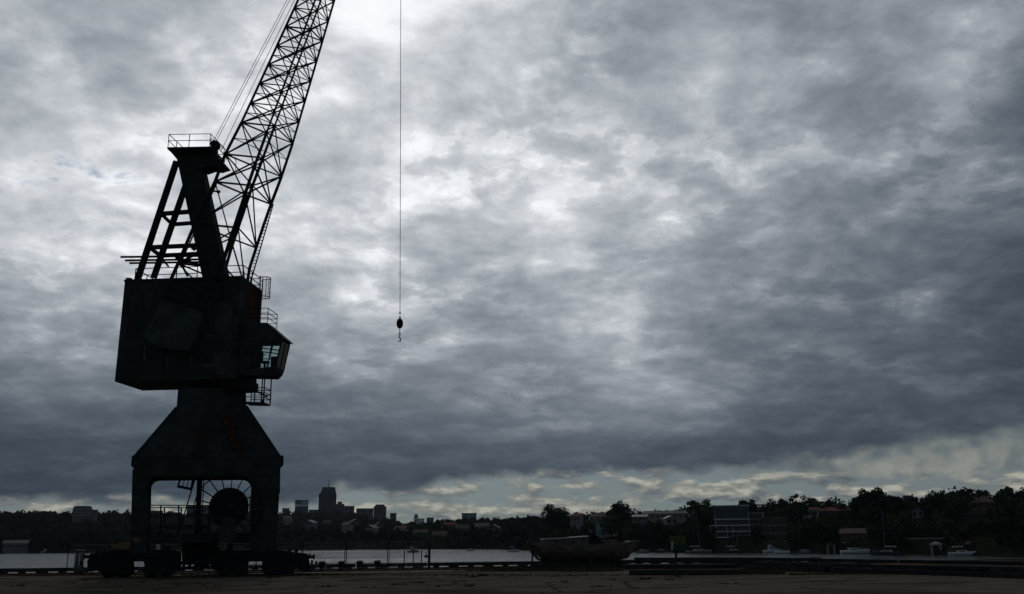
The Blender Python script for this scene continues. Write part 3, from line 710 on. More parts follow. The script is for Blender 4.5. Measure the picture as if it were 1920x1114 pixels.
    rail([a, b, b + ub * (o1 - o0), a + ub * (o1 - o0)], .95, 2, .028, 'handrail', pf)
    for x, o in ((490, 0), (490, o1 - o0), (507, 0), (507, o1 - o0), (463, 0)):
        p = J(x, 756, o0) + ub * o; part('hanger', MB().beam(p, Vector((p.x, p.y, J(x, 707, o0).z)), .07), M_dark, pf)
    wl = MB(); wl.beam(J(493, 736, o0 - .1), J(514, 747, o0 - .1), .22, .12); part('searchlight', wl, M_dark, pf)
    sk = MB(); sk.prism([J(x, y, o0 + .05) for x, y in ((501, 757), (508, 748), (508, 757))], ub * .05); part('gusset', sk, M_dark, pf)
    return P, xl, xr, zb, zt, rail
HP, HXL, HXR, HZB, HZT, mkrail = house()

def mast():
    pl = MB(); T = .95
    pl.loft([[U(379, 519, -T / 2), U(422, 516, -T / 2), U(422, 516, -T / 2) + ub * T, U(379, 519, -T / 2) + ub * T], [U(331, 296, -T / 2), U(374, 296, -T / 2), U(374, 296, -T / 2) + ub * T, U(331, 296, -T / 2) + ub * T]])
    po = part('mast_post', pl)
    hd = MB(); W = .62
    hd.prism([U(x, y, -W) for x, y in ((315, 279), (394, 277), (421, 308), (405, 313), (392, 311), (378, 316), (331, 298))], ub * 2 * W); head = part('mast_head', hd)
    pf = MB(); pf.prism([U(x, y, -1.35) for x, y in ((313.5, 276), (395, 274.5), (395, 278), (313.5, 279.5))], ub * 2.7); plat = part('head_platform', pf, M_paint, head)
    z = Vector((0, 0, 0)); A, B = U(315, 276, -1.3), U(393, 275, -1.3)
    mkrail([A, B, B + ub * 2.6, A + ub * 2.6, A], .98, 1, .024, 'handrail', head)
    s2 = [U(x, y, -.9) for x, y in ((395, 277), (424, 301))]
    mkrail([s2[0], s2[1], s2[1] + ub * 1.8], .75, 1, .022, 'handrail', head)
    for o in (-.55, .25):
        sh = MB(); c = U(403, 273, o); sh.lathe(c, [(0, .34), (.05, .34), (.10, .28), (.15, .34), (.2, .34)], 22, ub); part('sheave', sh, M_dark, head)
    ck = MB(); ck.prism([U(x, y, -.62) for x, y in ((396, 277), (393, 268), (400, 262), (407, 264), (409, 290))], ub * .05); part('sheave_cheek', ck, M_paint, head)
    pin = MB(); pin.tube(U(398, 358, -.8), U(413, 360, -.8), .07, 8); pin.tube(U(408, 359.5, -.8), U(411, 360, -.8), .13, 8); part('rope_guide', pin, M_dark, po)
    # raking back legs and the ties between them
    NO, FO2 = -1.35, 1.35
    legs = []
    for o, a, b in ((NO, (331, 303), (257, 527)), (FO2, (351, 340), (288, 521))):
        mb = MB(); mb.beam(U(*a, o), U(*b, o), .34, .34, ub); legs.append(part('back_leg', mb, M_steel))
    def tie(a, b, oa, ob, w, nm='tie_beam'):
        mb = MB(); mb.beam(U(*a, oa), U(*b, ob), w, w, ub); part(nm, mb, M_steel)
    tie((303, 401), (358, 397), NO, NO, .26); tie((323, 421), (364, 418), FO2, FO2, .24); tie((304, 403), (323, 421), NO, FO2, .24)
    tie((283, 464), (372, 460), NO, NO, .26); tie((300, 479.5), (376, 476), FO2, FO2, .26); tie((283, 466), (301, 480), NO, FO2, .24)
    tie((300, 480), (316, 500), FO2, FO2, .12, 'brace'); tie((335, 486), (352, 518), NO, NO, .13, 'brace'); tie((330, 483), (374, 497), NO, FO2, .15, 'brace')
    for x0, y, o in ((226.5, 482, -1.7), (235, 488.5, -.4), (243, 493.5, .9)):
        mb = MB(); mb.beam(U(x0, y, o), U(374, y - 2, o), .12, .12, ub); part('rail_girder', mb, M_steel)
    mb = MB(); mb.lathe(U(363, 466, -.6), [(-.15, .13), (.15, .13)], 10, ub); part('sheave', mb, M_dark, po)
mast()

def boom():
    # left/right chord of the near and far truss by picture row
    nL = [(304, 560), (334, 494), (364, 423), (406, 335), (421, 292), (452.7, 230), (559, 0), (652, -200), (733, -398)]
    nR = [(380, 584), (416, 497), (441, 420), (469, 335), (482, 298), (591, 0), (667, -200), (744, -398)]
    fL = [(423, 497), (449, 420), (478, 335), (492, 299), (602, 0), (666, -200), (738, -398)]
    fR = [(461, 526), (472, 490), (501, 402), (540, 299), (627, 0), (687, -200), (748, -398)]
    def X(ch, y):
        c = sorted(ch, key=lambda q: q[1]); return float(np.interp(y, [q[1] for q in c], [q[0] for q in c]))
    def w(y): return float(np.interp(y, [-398, 0, 298, 500, 590], [.55, 1.35, 2.25, 2.5, 2.6]))
    def nd(kind, y):                                # node of a chord for a panel row counted on the near left chord
        xL = X(nL, y)
        if kind == 'nL': return U(xL, y, -w(y))
        ch = {'nR': nR, 'fL': fL, 'fR': fR}[kind]
        yy = y
        k = {'nR': .42, 'fL': .20, 'fR': .40}[kind]
        for _ in range(6): yy = y + k * (X(ch, yy) - xL) * (1.0 if kind != 'fL' else .5)
        return U(X(ch, yy), yy, (-1 if kind == 'nR' else 1) * w(yy))
    rows = [494, 456, 419, 378, 341, 289, 230, 193, 156, 121, 86, 50, 15, -20, -55, -90, -128, -168, -210, -255, -305, -360, -396]
    keys = ['nL', 'nR', 'fR', 'fL']
    N = {k: [nd(k, y) for y in rows] for k in keys}
    tail = {'nL': U(304, 561, -2.6), 'nR': U(380, 584, -2.6)}
    bm_ = MB()
    root = part('boom', MB().tube(N['nL'][-1] - ub * .3, N['fL'][-1] + ub * .3, .12, 10), M_steel)   # head shaft carries the tip sheave
    for k in keys:
        pts = N[k]
        m_ = MB(); m_.beam(pts[5], pts[6], .15, .15, ub)
        for a, b in zip(pts[6:], pts[7:]): m_.beam(a, b, .125 if k in ('nL', 'fR') else .095, .125, ub)
        for a, b in zip(pts[0:5], pts[1:6]): m_.beam(a, b, .17, .17, ub)
        part('chord', m_, M_steel, root)
    for k, t in tail.items():
        m_ = MB(); m_.beam(N[k][0], t, .18, .18, ub); part('chord', m_, M_steel, root)
    m_ = MB(); q = N['fR'][0]; m_.beam(q, U(462, 528, 2.5), .22, .22, ub); m_.beam(N['fL'][0], U(408, 520, 2.5), .2, .2, ub); part('chord_foot', m_, M_steel, root)
    def bar(a, b, t=.075): part('brace', MB().beam(a, b, t, t, ub), M_steel, root)
    faces = [('nL', 'nR'), ('nR', 'fR'), ('fR', 'fL'), ('fL', 'nL')]
    big = {0, 1, 2, 3, 4}
    for i in range(len(rows)):
        for fi, (a, b) in enumerate(faces):
            A, B = N[a], N[b]
            if i <= 4:                               # long open panels near the foot: few heavier bars
                if i in (0, 2, 4) : bar(A[i], B[i], .11)
                if i in (0, 2) and i + 2 < len(rows):
                    bar(A[i], B[i + 2], .08) if fi % 2 == 0 else bar(B[i], A[i + 2], .08)
                    if fi == 0: bar(B[i], A[i + 2], .07)
                if i == 4: bar(A[4], B[5], .09); bar(B[4], A[5], .09)
            else:
                heavy = i in (5, 6, 11)
                bar(A[i], B[i], .10 if heavy else .07)
                if i + 1 < len(rows) - 1:
                    bar(A[i], B[i + 1], .075); bar(B[i], A[i + 1], .075)
                    if i <= 12: bar(A[i].lerp(A[i + 1], .5), B[i].lerp(B[i + 1], .5), .05)
    # lattice of the tail in front of the house
    a0, b0, a1, b1 = N['nL'][0], N['nR'][0], tail['nL'], tail['nR']
    am, bm2 = a0.lerp(a1, .5), b0.lerp(b1, .5)
    for p, q in ((a0, b0), (am, bm2), (a0, bm2), (b0, am), (am, b1), (bm2, a1), (a1, b1)): bar(p, q, .085)
    # curved counterweights on the tail, either side of the house
    arc = [(304, 562), (381, 586), (376, 603), (366, 632), (354, 656), (340, 657.5), (320, 656), (300, 651.5), (283, 644), (265, 631), (282, 603)]
    cw = MB(); cw.prism([U(x, y, -2.95) for x, y in arc], ub * .62); c_ = part('counterweight', cw, M_paint2, root)
    rim = MB()
    low = [U(x, y, -2.97) for x, y in arc[4:10]]
    for a, b in zip(low, low[1:]): rim.beam(a, b, .05, .04, ub)
    part('counterweight_rim', rim, M_dark, c_)
    cw = MB(); cw.prism([U(x, y, -2.95) + ub * 5.3 for x, y in arc], ub * .62); part('counterweight', cw, M_paint2, root)
    # walkway plates along the middle chords near the foot
    for k, o in (('nL', 0), ('nR', 0), ('fR', 0)):
        m_ = MB(); d = .17
        A, B = N[k][0] + ua * d, N[k][4] + ua * d
        m_.beam(A, B, .05, .12, ub)
        for t in [j / 26 for j in range(27)]: m_.beam(A.lerp(B, t), A.lerp(B, t) - ua * d, .05, .05, ub)
        part('batten', m_, M_steel, root)
    # tip sheave
    tip = (N['nL'][-1] + N['nR'][-1] + N['fL'][-1] + N['fR'][-1]) / 4
    ts = MB(); ts.lathe(U(750, -400, -.1), [(0, .45), (.06, .45), (.1, .38), (.14, .45), (.2, .45)], 20, ub); part('tip_sheave', ts, M_dark, root)
    # luffing ropes
    top = U(748, -396, 0)
    for a, b in (((401, 264), (746, -400)), ((405, 266), (752, -402)), ((414, 284), (740, -386))):
        o = -.45
        r = MB(); r.tube(U(*a, o), U(*b, -.1), .020, 5); part('luffing_rope', r, M_rope)
    r = MB(); r.tube(U(385, 318, .2), U(382, 500, .2), .02, 5); part('luffing_rope', r, M_rope)
    r = MB(); r.tube(U(497, 285, .2), U(447, 424, .2), .016, 5); part('slack_wire', r, M_rope)
    # hoist rope
    hk = U(750, 587, 0)
    r = MB(); r.tube(U(752.5, -395, 0), hk, .022, 6); part('hoist_rope', r, M_rope)
    return hk
HOOK = boom()

def hook():
    s = (U(750, 641, 0) - U(750, 587, 0)).length / 54      # metres per picture pixel here
    root = empty('crane_hook', HOOK, 'oval black ball weight and hook hanging from the hoist rope', 'hook')
    c = lambda y: HOOK - Vector((0, 0, (y - 587) * s))
    MB().lathe(c(586), [(-3.2 * s, .6 * s), (-2.6 * s, 1.7 * s), (-1 * s, 1.2 * s), (1.6 * s, .9 * s)], 10).build('rope_socket', M_dark, root, True)
    MB().torus(c(594), 1.3 * s, .5 * s, ub, 14, 5).build('shackle', M_dark, root)
    MB().box(c(596.2), (4 * s, 2 * s, 1.3 * s)).build('swivel', M_dark, root)
    n = 14; prof = [(-9.3 * s * math.cos(math.pi * i / n), max(.4 * s, 6.1 * s * math.sin(math.pi * i / n) ** .85)) for i in range(n + 1)]
    MB().lathe(c(606.8), prof, 20).build('ball_weight', M_dark, root, True)
    for k in range(4): MB().torus(c(617 + k * 2.4), 1.1 * s, .4 * s, ub if k % 2 else ua, 10, 5).build('chain_link', M_dark, root)
    MB().box(c(625.6), (4.2 * s, 1.6 * s, 1.2 * s)).build('hook_swivel', M_dark, root)
    MB().torus(c(628), 1.4 * s, .5 * s, ub, 12, 5).build('eye', M_dark, root)
    h = MB(); pts = [c(629.5), c(634)]; h.tube(pts[0], pts[1], .9 * s, 8)
    prev = pts[1]
    for i in range(1, 10):
        t = math.radians(90 - i * 28); p = c(637.2) + ua * (math.cos(t) * 2.3 * s) + Vector((0, 0, math.sin(t) * 3.2 * s)); h.tube(prev, p, (1.15 - .05 * i) * s, 8); prev = p
    h.build('hook', M_dark, root)
hook()

# ------------------------------------------------------------------ things on the quay
def fence():
    # portable fence panels in a row in front of the crane; joints seen at these picture columns
    A = gnd(122, 1078); B = gnd(805, 1066.5); d = (B - A); L = d.length; d.normalize(); n = Vector((-d.y, d.x, 0))
    def upx(px):                                   # distance along the row for a picture column
        lo, hi = -5.0, L + 6
        for _ in range(40):
            m = (lo + hi) / 2; p = A + d * m - EYE; c = CAMR.transposed() @ p
            if 960 + FPX * c.x / -c.z < px: lo = m
            else: hi = m
        return lo
    xs = [122, 211, 301, 390, 479, 565, 647, 727.5, 805]; us = [upx(x) for x in xs]
    lab = ['beside the pale pipes', 'before the left bogie', 'before the portal opening', 'before the cable reel stand', 'before the right bogie', 'at the right buffer of the crane', 'behind the squat bollards', 'nearest the thick timber post']
    for k in range(8):
        p0, p1 = A + d * (us[k] + .06), A + d * (us[k + 1] - .06)
        r = empty('fence_panel', p0, 'thin portable wire fence panel ' + lab[k], 'fence', 'portable fence panels')
        H = 2.02; z = Vector((0, 0, 1))
        for e in (p0, p1): MB().tube(e + z * .04, e + z * H, .032, 8).build('post', M_dark, r)
        MB().tube(p0 + z * (H - .02), p1 + z * (H - .02), .014, 6).build('top_rail', M_galv, r)
        MB().tube(p0 + z * .15, p1 + z * .15, .014, 6).build('bottom_rail', M_galv, r)
        w = MB()
        for i in range(1, 30): q = p0.lerp(p1, i / 30); w.tube(q + z * .15, q + z * (H - .02), .0010, 3)
        for i in range(1, 9): w.tube(p0 + z * (.15 + i * .2), p1 + z * (.15 + i * .2), .0010, 3)
        o = w.build('wire_mesh', M_galv, r); o['kind'] = 'stuff'
        MB().box(p1 + z * .05 + d * .06, (.65, .24, .11), math.atan2(n.y, n.x)).build('foot', M_block, r)
    # single stanchions and the thick post
    for i, px in enumerate((757.5, 774.5, 790)):
        p = gnd(px, 1067.5); r = MB(); r.tube(p, p + Vector((0, 0, 1.35)), .035, 8); r.box(p + Vector((0, 0, .03)), (.3, .3, .06)); r.tube(p + Vector((0, 0, 1.33)), p + Vector((0, 0, 1.38)), .05, 8)
        tag(r.build('stanchion', M_dark), ['thin dark stanchion farthest from the thick post on the quay edge', 'thin dark stanchion below the moored launch, middle one of three', 'thin dark stanchion next to the thick timber post'][i], 'stanchion', 'three stanchions on the quay edge')
    p = gnd(804.5, 1067); r = empty('fender_post', p, 'thick dark timber post at the quay edge right of the stanchions', 'post')
    MB().loft([[p + Vector((x, y, 0)) for x, y in ((-.1, -.1), (.1, -.1), (.1, .1), (-.1, .1))], [p + Vector((x, y, 1.62)) for x, y in ((-.085, -.085), (.085, -.085), (.085, .085), (-.085, .085))]]).build('post', M_timber, r)
    MB().box(p + Vector((0, 0, 1.65)), (.24, .24, .05)).build('cap', M_dark, r)
fence()
def pipes():
    for i, (px, lb) in enumerate(((141.5, 'pale upright steel pipe, left one of the pair left of the crane'), (150.5, 'pale upright steel pipe, right one of the pair left of the crane'))):
        p = gnd(px, 1077.5); r = empty('pipe_bollard', p, lb, 'bollard', 'pair of steel pipes')
        MB().lathe(p, [(0, .145), (1.62, .145), (1.66, .12)], 18).build('pipe', M_galv, r, True)
        for z in (.12, 1.5): MB().lathe(p, [(z, .158), (z + .09, .158)], 18).build('band', M_dark, r)
        MB().box(p + Vector((0, 0, .02)), (.4, .4, .04)).build('base_plate', M_dark, r)
pipes()
def bollards():
    lb = ['squat mooring bollard closest to the crane', 'second squat mooring bollard from the crane', 'third squat mooring bollard from the crane', 'squat mooring bollard farthest from the crane']
    for i, px in enumerate((603.5, 640, 674, 707.5)):
        p = gnd(px, 1069.5 - i * .7); r = empty('mooring_bollard', p, lb[i], 'bollard', 'row of mooring bollards')
        MB().lathe(p, [(0, .30), (.06, .30), (.08, .2), (.40, .17), (.47, .25), (.56, .27), (.62, .24), (.65, .08)], 18).build('bollard_body', M_dark, r, True)
        MB().box(p + Vector((0, 0, .012)), (.75, .75, .024)).build('base_plate', M_rust, r)
bollards()

# ---- old wooden boat propped up on the quay
def boat():
    Y = 73.0; n = Vector((0, 1, 0)); O = atY(1090, 1062, Y); O.z = 0
    yaw = math.radians(6); da, db = Vector((math.cos(yaw), math.sin(yaw), 0)), Vector((-math.sin(yaw), math.cos(yaw), 0))
    B = lambda px, py, off=0.0: hit(px, py, O + db * off, db)
    root = empty('wooden_boat', O, 'old bare-timber cabin boat propped up on stands at the quay edge', 'boat')
    # side view lines in picture points: sheer and keel
    sheer = [(988, 1015), (1006, 1018), (1040, 1021), (1080, 1022), (1120, 1021), (1158, 1019), (1180, 1017), (1197, 1014)]
    keel = [(990, 1022), (1002, 1037), (1014, 1048), (1050, 1054), (1100, 1055), (1150, 1054), (1178, 1046), (1197, 1018)]
    half = [.75, 1.0, 1.25, 1.38, 1.38, 1.15, .7, .05]
    ns = 8; secs = []
    for (sx, sy), (kx, ky), h in zip(sheer, keel, half):
        S, K = B(sx, sy), B(kx, ky); ring = []
        prof = []
        for j in range(ns + 1):
            t = j / ns; yb = h * (1 - (1 - t) ** 2.1); zz = K.lerp(S, t ** 1.35 if t > 0 else 0)
            prof.append((zz, yb))
            if 0 < j < ns: prof.append((zz, yb + .02 * min(1, h)))           # lapped strakes
        ring = [z - db * y for z, y in reversed(prof)] + [z + db * y for z, y in prof[1:]]
        secs.append(ring)
    mb = MB(); mb.loft(secs, True, False); mb.build('hull', M_hull, root)
    dk = MB(); dk.loft([[r[0] - Vector((0, 0, .06)), r[-1] - Vector((0, 0, .06))] for r in secs], False, False); dk.build('deck', M_hull, root)
    for s in (0, -1):
        g = MB()
        for r1, r2 in zip(secs, secs[1:]): g.beam(r1[s] + Vector((0, 0, .02)), r2[s] + Vector((0, 0, .02)), .09, .08)
        g.build('gunwale', M_hull, root)
    MB().beam(B(1012, 1051), B(1170, 1054), .16, .25).build('keel', M_timber, root)
    MB().prism([B(x, y, -.06) for x, y in ((988, 1014), (993, 1014), (1003, 1038), (1014, 1050), (1008, 1051), (997, 1039), (988, 1026))], db * .12).build('rudder', M_hull, root)
    cb = MB(); cb.prism([B(x, y, -.95) for x, y in ((1020, 1009.5), (1103, 1005.5), (1104, 1022), (1020, 1020))], db * 1.9); cab = cb.build('cabin', M_hull, root)
    rf = MB(); rf.prism([B(x, y, -1.05) for x, y in ((1019, 1010), (1060, 1007.8), (1090, 1005.6), (1104, 1004.5), (1104, 1006.5), (1060, 1010), (1019, 1011.8))], db * 2.1); rf.build('cabin_roof', M_white, cab)
    for px in (1043.5, 1075.5):
        MB().lathe(B(px, 1016.3, -.98), [(-.02, .11), (.06, .11)], 12, db).build('porthole', M_glass, cab)
    hd = MB(); hd.loft([[B(x, y, o) for x, y in ((1104, 1022), (1104, 1007), (1110, 1003.5), (1118, 1003.5), (1127, 1010), (1128, 1021))] for o in (-.9, .9)]); hd.build('hood', M_dark, root)
    MB().prism([B(x, y, -.6) for x, y in ((1128, 1020), (1129, 1013.5), (1157, 1012.5), (1157, 1019))], db * 1.2).build('coaming', M_hull, root)
    MB().prism([B(x, y, -.3) for x, y in ((1174, 1015), (1182, 1014), (1186, 1017), (1178, 1018.5))], db * .6).build('hatch', M_offw, root)
    def prop(px, py, off, px2): 
        a = B(px, py, off); b = B(px2, 1060, off * 1.25); b.z = 0; MB().beam(a, b, .13, .13).build('prop', M_timber, root)
    for px, py, px2 in ((998, 1034, 998), (1066, 1030, 1070), (1108, 1028, 1108), (1150, 1034, 1153)):
        prop(px, py, -1.12 if px > 1000 else -.4, px2); prop(px, py, 1.12 if px > 1000 else .4, px2)
    for px in (1015, 1050, 1090, 1130, 1165):
        p = B(px, 1060); MB().box((p.x, p.y, .10), (.45, 2.0, .2), yaw).build('keel_block', M_timber, root); MB().box((p.x, p.y, .29), (.32, .9, .18), yaw).build('keel_block', M_timber, root)
    a, b = B(994, 1060, -1.1), B(1180, 1060, -1.1); a.z = b.z = .16; MB().beam(a, b, .2, .32).build('cradle_runner', M_timber, root)
    a, b = B(994, 1060, 1.1), B(1180, 1060, 1.1); a.z = b.z = .16; MB().beam(a, b, .2, .32).build('cradle_runner', M_timber, root)
boat()

# ---- stacked beams along the right
def stacks():
    q = random.Random(11)
    def run(a, b, rows, lab, grp, mats):
        """rows: list of (height from, height to, set back from the front) of courses of long beams laid between two ground points"""
        A, Bp = a, b; d = (Bp - A).normalized(); n = Vector((-d.y, d.x, 0)); L = (Bp - A).length
        ordn = ['first', 'second', 'third', 'fourth', 'fifth', 'sixth', 'seventh', 'eighth', 'ninth', 'tenth']; cname = lab[1]; made = []
        for ci, (z0, z1, back, deep) in enumerate(rows):
            k_ = 0
            u = q.uniform(-.5, .9)
            while u < L - .5:
                ln = min(q.uniform(3.2, 8.5), L - u + q.uniform(-.6, .6)); t = q.uniform(-.09, .09)
                c0 = A + d * (u + .03) + n * (back + t + deep / 2); c1 = A + d * (u + ln - .03) + n * (back + t + deep / 2 + q.uniform(-.05, .05))
                zc = Vector((0, 0, (z0 + z1) / 2 + q.uniform(-.012, .012))); hh = q.uniform(-.05, 0)
                o = MB().beam(c0 + zc, c1 + zc, deep + q.uniform(-.08, .04), z1 - z0 - .02 + hh).build('timber_baulk', q.choice(mats)); tag(o, 'dark baulk, %s from left, %s of %s' % (ordn[min(k_, 9)], cname[ci], lab[0]), 'beam', grp); k_ += 1
                u += ln + (q.uniform(.1, .9) if q.random() < .3 else 0)
    dk = [M_timber, pm('tarred_timber', (.026, .026, .027), .8, 0, .35, 2, (.045, .04, .036), .4, .3), pm('grey_timber', (.05, .048, .046), .9, 0, .35, 2.5, (.03, .03, .03), .5, .3)]
    run(gnd(1180, 1078.5), gnd(1374, 1077.5), [(0, .30, 0, .5), (.30, .60, .05, .5), (0, .30, .6, .5), (.30, .60, .62, .5)], ('the pile under the sign', ['lower front row', 'upper front row', 'lower rear row', 'upper rear row']), 'timber pile under the sign', dk)
    run(gnd(1184, 1064), gnd(1480, 1066), [(0, .30, 0, .55), (.30, .52, .15, .5), (.52, .72, .3, .5)], ('the stack behind the sign', ['bottom course', 'middle course', 'top course']), 'tiered stack behind the sign', dk)
    run(gnd(1400, 1069), gnd(2060, 1090), [(0, .30, 0, .6), (.30, .55, .35, .55), (.55, .80, .75, .55), (.0, .53, .75, .5)], ('the right-hand stack', ['bottom course', 'middle course', 'top course', 'inner course']), 'tiered stack on the right', dk)
    a = gnd(1765, 1078); o = MB().beam(a + Vector((0, 0, .16)) - Vector((0, .35, 0)), gnd(1815, 1080) + Vector((0, 0, .16)) - Vector((0, .35, 0)), .3, .3).build('concrete_kerbstone', M_block); tag(o, 'short pale concrete block lying against the right-hand stack', 'block')
stacks()

def sign():
    p = gnd(1268.5, 1079.5) + Vector((0, -.25, 0)); Y = p.y
    root = empty('notice_board', p, 'yellow and teal notice board on a post above the timber pile', 'sign')
    T = lambda x, y, o=0.0: atY(x, y, Y + o)
    mk = lambda nm, x0, y0, x1, y1, m, o=0.0, t=.03: MB().prism([T(x0, y0, o), T(x1, y0, o), T(x1, y1, o), T(x0, y1, o)], (0, t, 0)).build(nm, m, root)
    yel = pm('sign_yellow', (.13, .125, .045), .8, 0, .25, 6, (.06, .06, .04), .4, 0, .03); tea = pm('sign_teal', (.035, .06, .065), .8, 0, .25, 6, (.03, .035, .035), .4, 0, .03); dkk = pm('sign_dark', (.02, .03, .035), .6)
    mk('panel', 1262.5, 1005, 1285, 1020, yel); mk('panel', 1262.5, 1020, 1285.5, 1031, tea); mk('panel', 1262.5, 1031, 1286, 1036.5, dkk)
    mk('side_panel', 1256, 1005, 1262.3, 1015, yel, .02); mk('side_panel', 1258.5, 1015, 1262.3, 1032, M_offw, .03)
    for x0, x1, y in ((1265, 1282, 1010), (1265, 1279, 1014)): mk('printed_line', x0, y, x1, y + 1.2, dkk, -.006, .004)
    a = T(1268.5, 1036, .05); MB().beam(Vector((p.x, p.y + .08, 0)), Vector((p.x, p.y + .08, T(1268.5, 1008).z)), .12, .08).build('post', M_timber, root)
sign()

def weeds():
    mb = MB(); q = random.Random(5)
    def tuft(c, h, k=7):
        for _ in range(k):
            a = q.uniform(0, 6.28); l = h * q.uniform(.5, 1.2); d = Vector((math.cos(a), math.sin(a), 0)) * l * q.uniform(.2, .7); s = Vector((-math.sin(a), math.cos(a), 0)) * .018
            b = c + Vector((q.uniform(-.1, .1), q.uniform(-.1, .1), 0)); i = len(mb.v)
            mb.v += [tuple(b - s), tuple(b + s), tuple(b + d * .6 + s * .6 + Vector((0, 0, l * .8))), tuple(b + d + Vector((0, 0, l)))]; mb.f += [(i, i + 1, i + 2), (i, i + 2, i + 3)]
    for _ in range(2600): tuft(gnd(q.triangular(820, 1190, 1100), q.uniform(1063, 1072)), .10)
    for _ in range(900): tuft(gnd(q.uniform(1372, 1470), q.uniform(1070, 1077.5)), .14)
    for _ in range(700): tuft(gnd(q.uniform(1480, 1920), 1078 + q.gauss(0, .8)), .10)
    for _ in range(1400): tuft(gnd(q.gauss(560, 260), q.gauss(1078.5, 1.2)), .07)
    for _ in range(40):
        c = gnd(q.uniform(20, 1400), q.uniform(1081, 1104))
        for _ in range(q.randint(3, 18)): tuft(c + Vector((q.gauss(0, .25), q.gauss(0, .2), 0)), q.uniform(.05, .12), 5)
    o = mb.build('weed_grass', M_grass); tag(o, 'dry yellow-green weeds along the edge of the paving', 'grass', kind='stuff')
weeds()
def bits():
    p = gnd(1170, 1077); q = gnd(1183, 1077); tag(MB().beam(p + Vector((0, 0, .05)), q + Vector((0, 0, .05)), .12, .08).build('loose_plank', M_offw), 'short pale plank on the grass beside the timber pile', 'plank')
    c = gnd(904, 1080); m = MB(); rr = random.Random(2)
    for _ in range(7): m.lathe(c + Vector((rr.gauss(0, .12), rr.gauss(0, .08), 0)), [(0, .09), (.06, .11), (.12, .05)], 7)
    tag(m.build('rubble_heap', M_timber), 'small dark heap of rubble on the paving below the boat bow', 'rubble')
bits()

# ------------------------------------------------------------------ buildings on the far shore
CLEAR = []      # picture columns kept free of woodland in front of a facade: px0, px1, distance, lowest visible row
def frame(px, r, yaw=0.0):
    a = azp(px) + yaw; return Vector((math.cos(a), -math.sin(a), 0)), Vector((math.sin(a), math.cos(a), 0))
class Bld:
    def __init__(s, name, px0, px1, pyt, r, label, cat='house', group=None, depth=10, yaw=0.0, pyb=None):
        pc = (px0 + px1) / 2; r = rfix(pc, r); s.r = r; s.pc = pc; s.t, s.n = frame(pc, r, yaw); s.c = polar(pc, r)
        s.z0 = terr_px(pc, r) - 1.0; s.w = (px1 - px0) / FPX * r; s.zt = zpy(pc, pyt, r); s.d = depth; s.pc = pc
        s.c.z = s.z0; s.root = empty(name, s.c, label, cat, group)
        CLEAR.append((px0 - 2, px1 + 2, r, pyb if pyb else pyt + 8))
    def X(s, px): return (px - s.pc) / FPX * s.r
    def Z(s, py): return zpy(s.pc, py, s.r)
    def pt(s, x, y, z): p = s.c + s.t * x + s.n * y; return Vector((p.x, p.y, z))
    def box(s, name, x0, x1, y0, y1, z0, z1, mat, parent=None):
        mb = MB(); q = [(x0, y0), (x1, y0), (x1, y1), (x0, y1)]
        mb.loft([[s.pt(x, y, z0) for x, y in q], [s.pt(x, y, z1) for x, y in q]]); return mb.build(name, mat, parent or s.root)
    def body(s, mat, name='wall'): s.mat = mat; return s.box(name, -s.w / 2, s.w / 2, 0, s.d, s.z0, s.zt, mat)
    def windows(s, cols, rows, z_lo, z_hi, fw=.6, fh=.6, mat=None, x0=None, x1=None, par=None):
        x0 = -s.w / 2 if x0 is None else x0; x1 = s.w / 2 if x1 is None else x1
        for i in range(cols):
            for j in range(rows):
                cw, ch = (x1 - x0) / cols, (z_hi - z_lo) / rows; cx, cz = x0 + cw * (i + .5), z_lo + ch * (j + .5)
                w = s.box('window', cx - cw * fw / 2, cx + cw * fw / 2, -.06, .05, cz - ch * fh / 2, cz + ch * fh / 2, mat or M_glass, par)
                s.box('sill', cx - cw * fw / 2 - .08, cx + cw * fw / 2 + .08, -.14, -.065, cz - ch * fh / 2 - .12, cz - ch * fh / 2, M_wall['white'], w)
    def gable(s, mat, rise, over=.4, along=True):
        w, d = s.w / 2 + over, s.d + over; z = s.zt + .003
        if along: rings = [[s.pt(x, -over, z), s.pt(x, s.d / 2, z + rise), s.pt(x, d, z)] for x in (-w, w)]
        else: rings = [[s.pt(-w, y, z), s.pt(0, y, z + rise), s.pt(w, y, z)] for y in (-over, d)]
        mb = MB(); mb.loft(rings); s.roof = mb.build('roof', mat, s.root); return s.roof
    def hip(s, mat, rise, over=.4):
        w, d = s.w / 2 + over, s.d + over; z = s.zt + .003; k = min(w, s.d / 2) * .9
        mb = MB(); base = [s.pt(-w, -over, z), s.pt(w, -over, z), s.pt(w, d, z), s.pt(-w, d, z)]; a, b = s.pt(-w + k, s.d / 2, z + rise), s.pt(w - k, s.d / 2, z + rise)
        mb.add(base + [a, b], [(3, 2, 1, 0), (0, 1, 5, 4), (1, 2, 5), (2, 3, 4, 5), (3, 0, 4)]); s.roof = mb.build('roof', mat, s.root); return s.roof
    def slab(s, mat, th=.4, over=.3): s.roof = s.box('roof', -s.w / 2 - over, s.w / 2 + over, -over, s.d + over, s.zt + .003, s.zt + th, mat); return s.roof
    def chimney(s, x, h=1.5, w=.7): return s.box('chimney', x - w / 2, x + w / 2, s.d * .4, s.d * .4 + w, s.zt, s.zt + h, M_wall['brick'], s.roof)

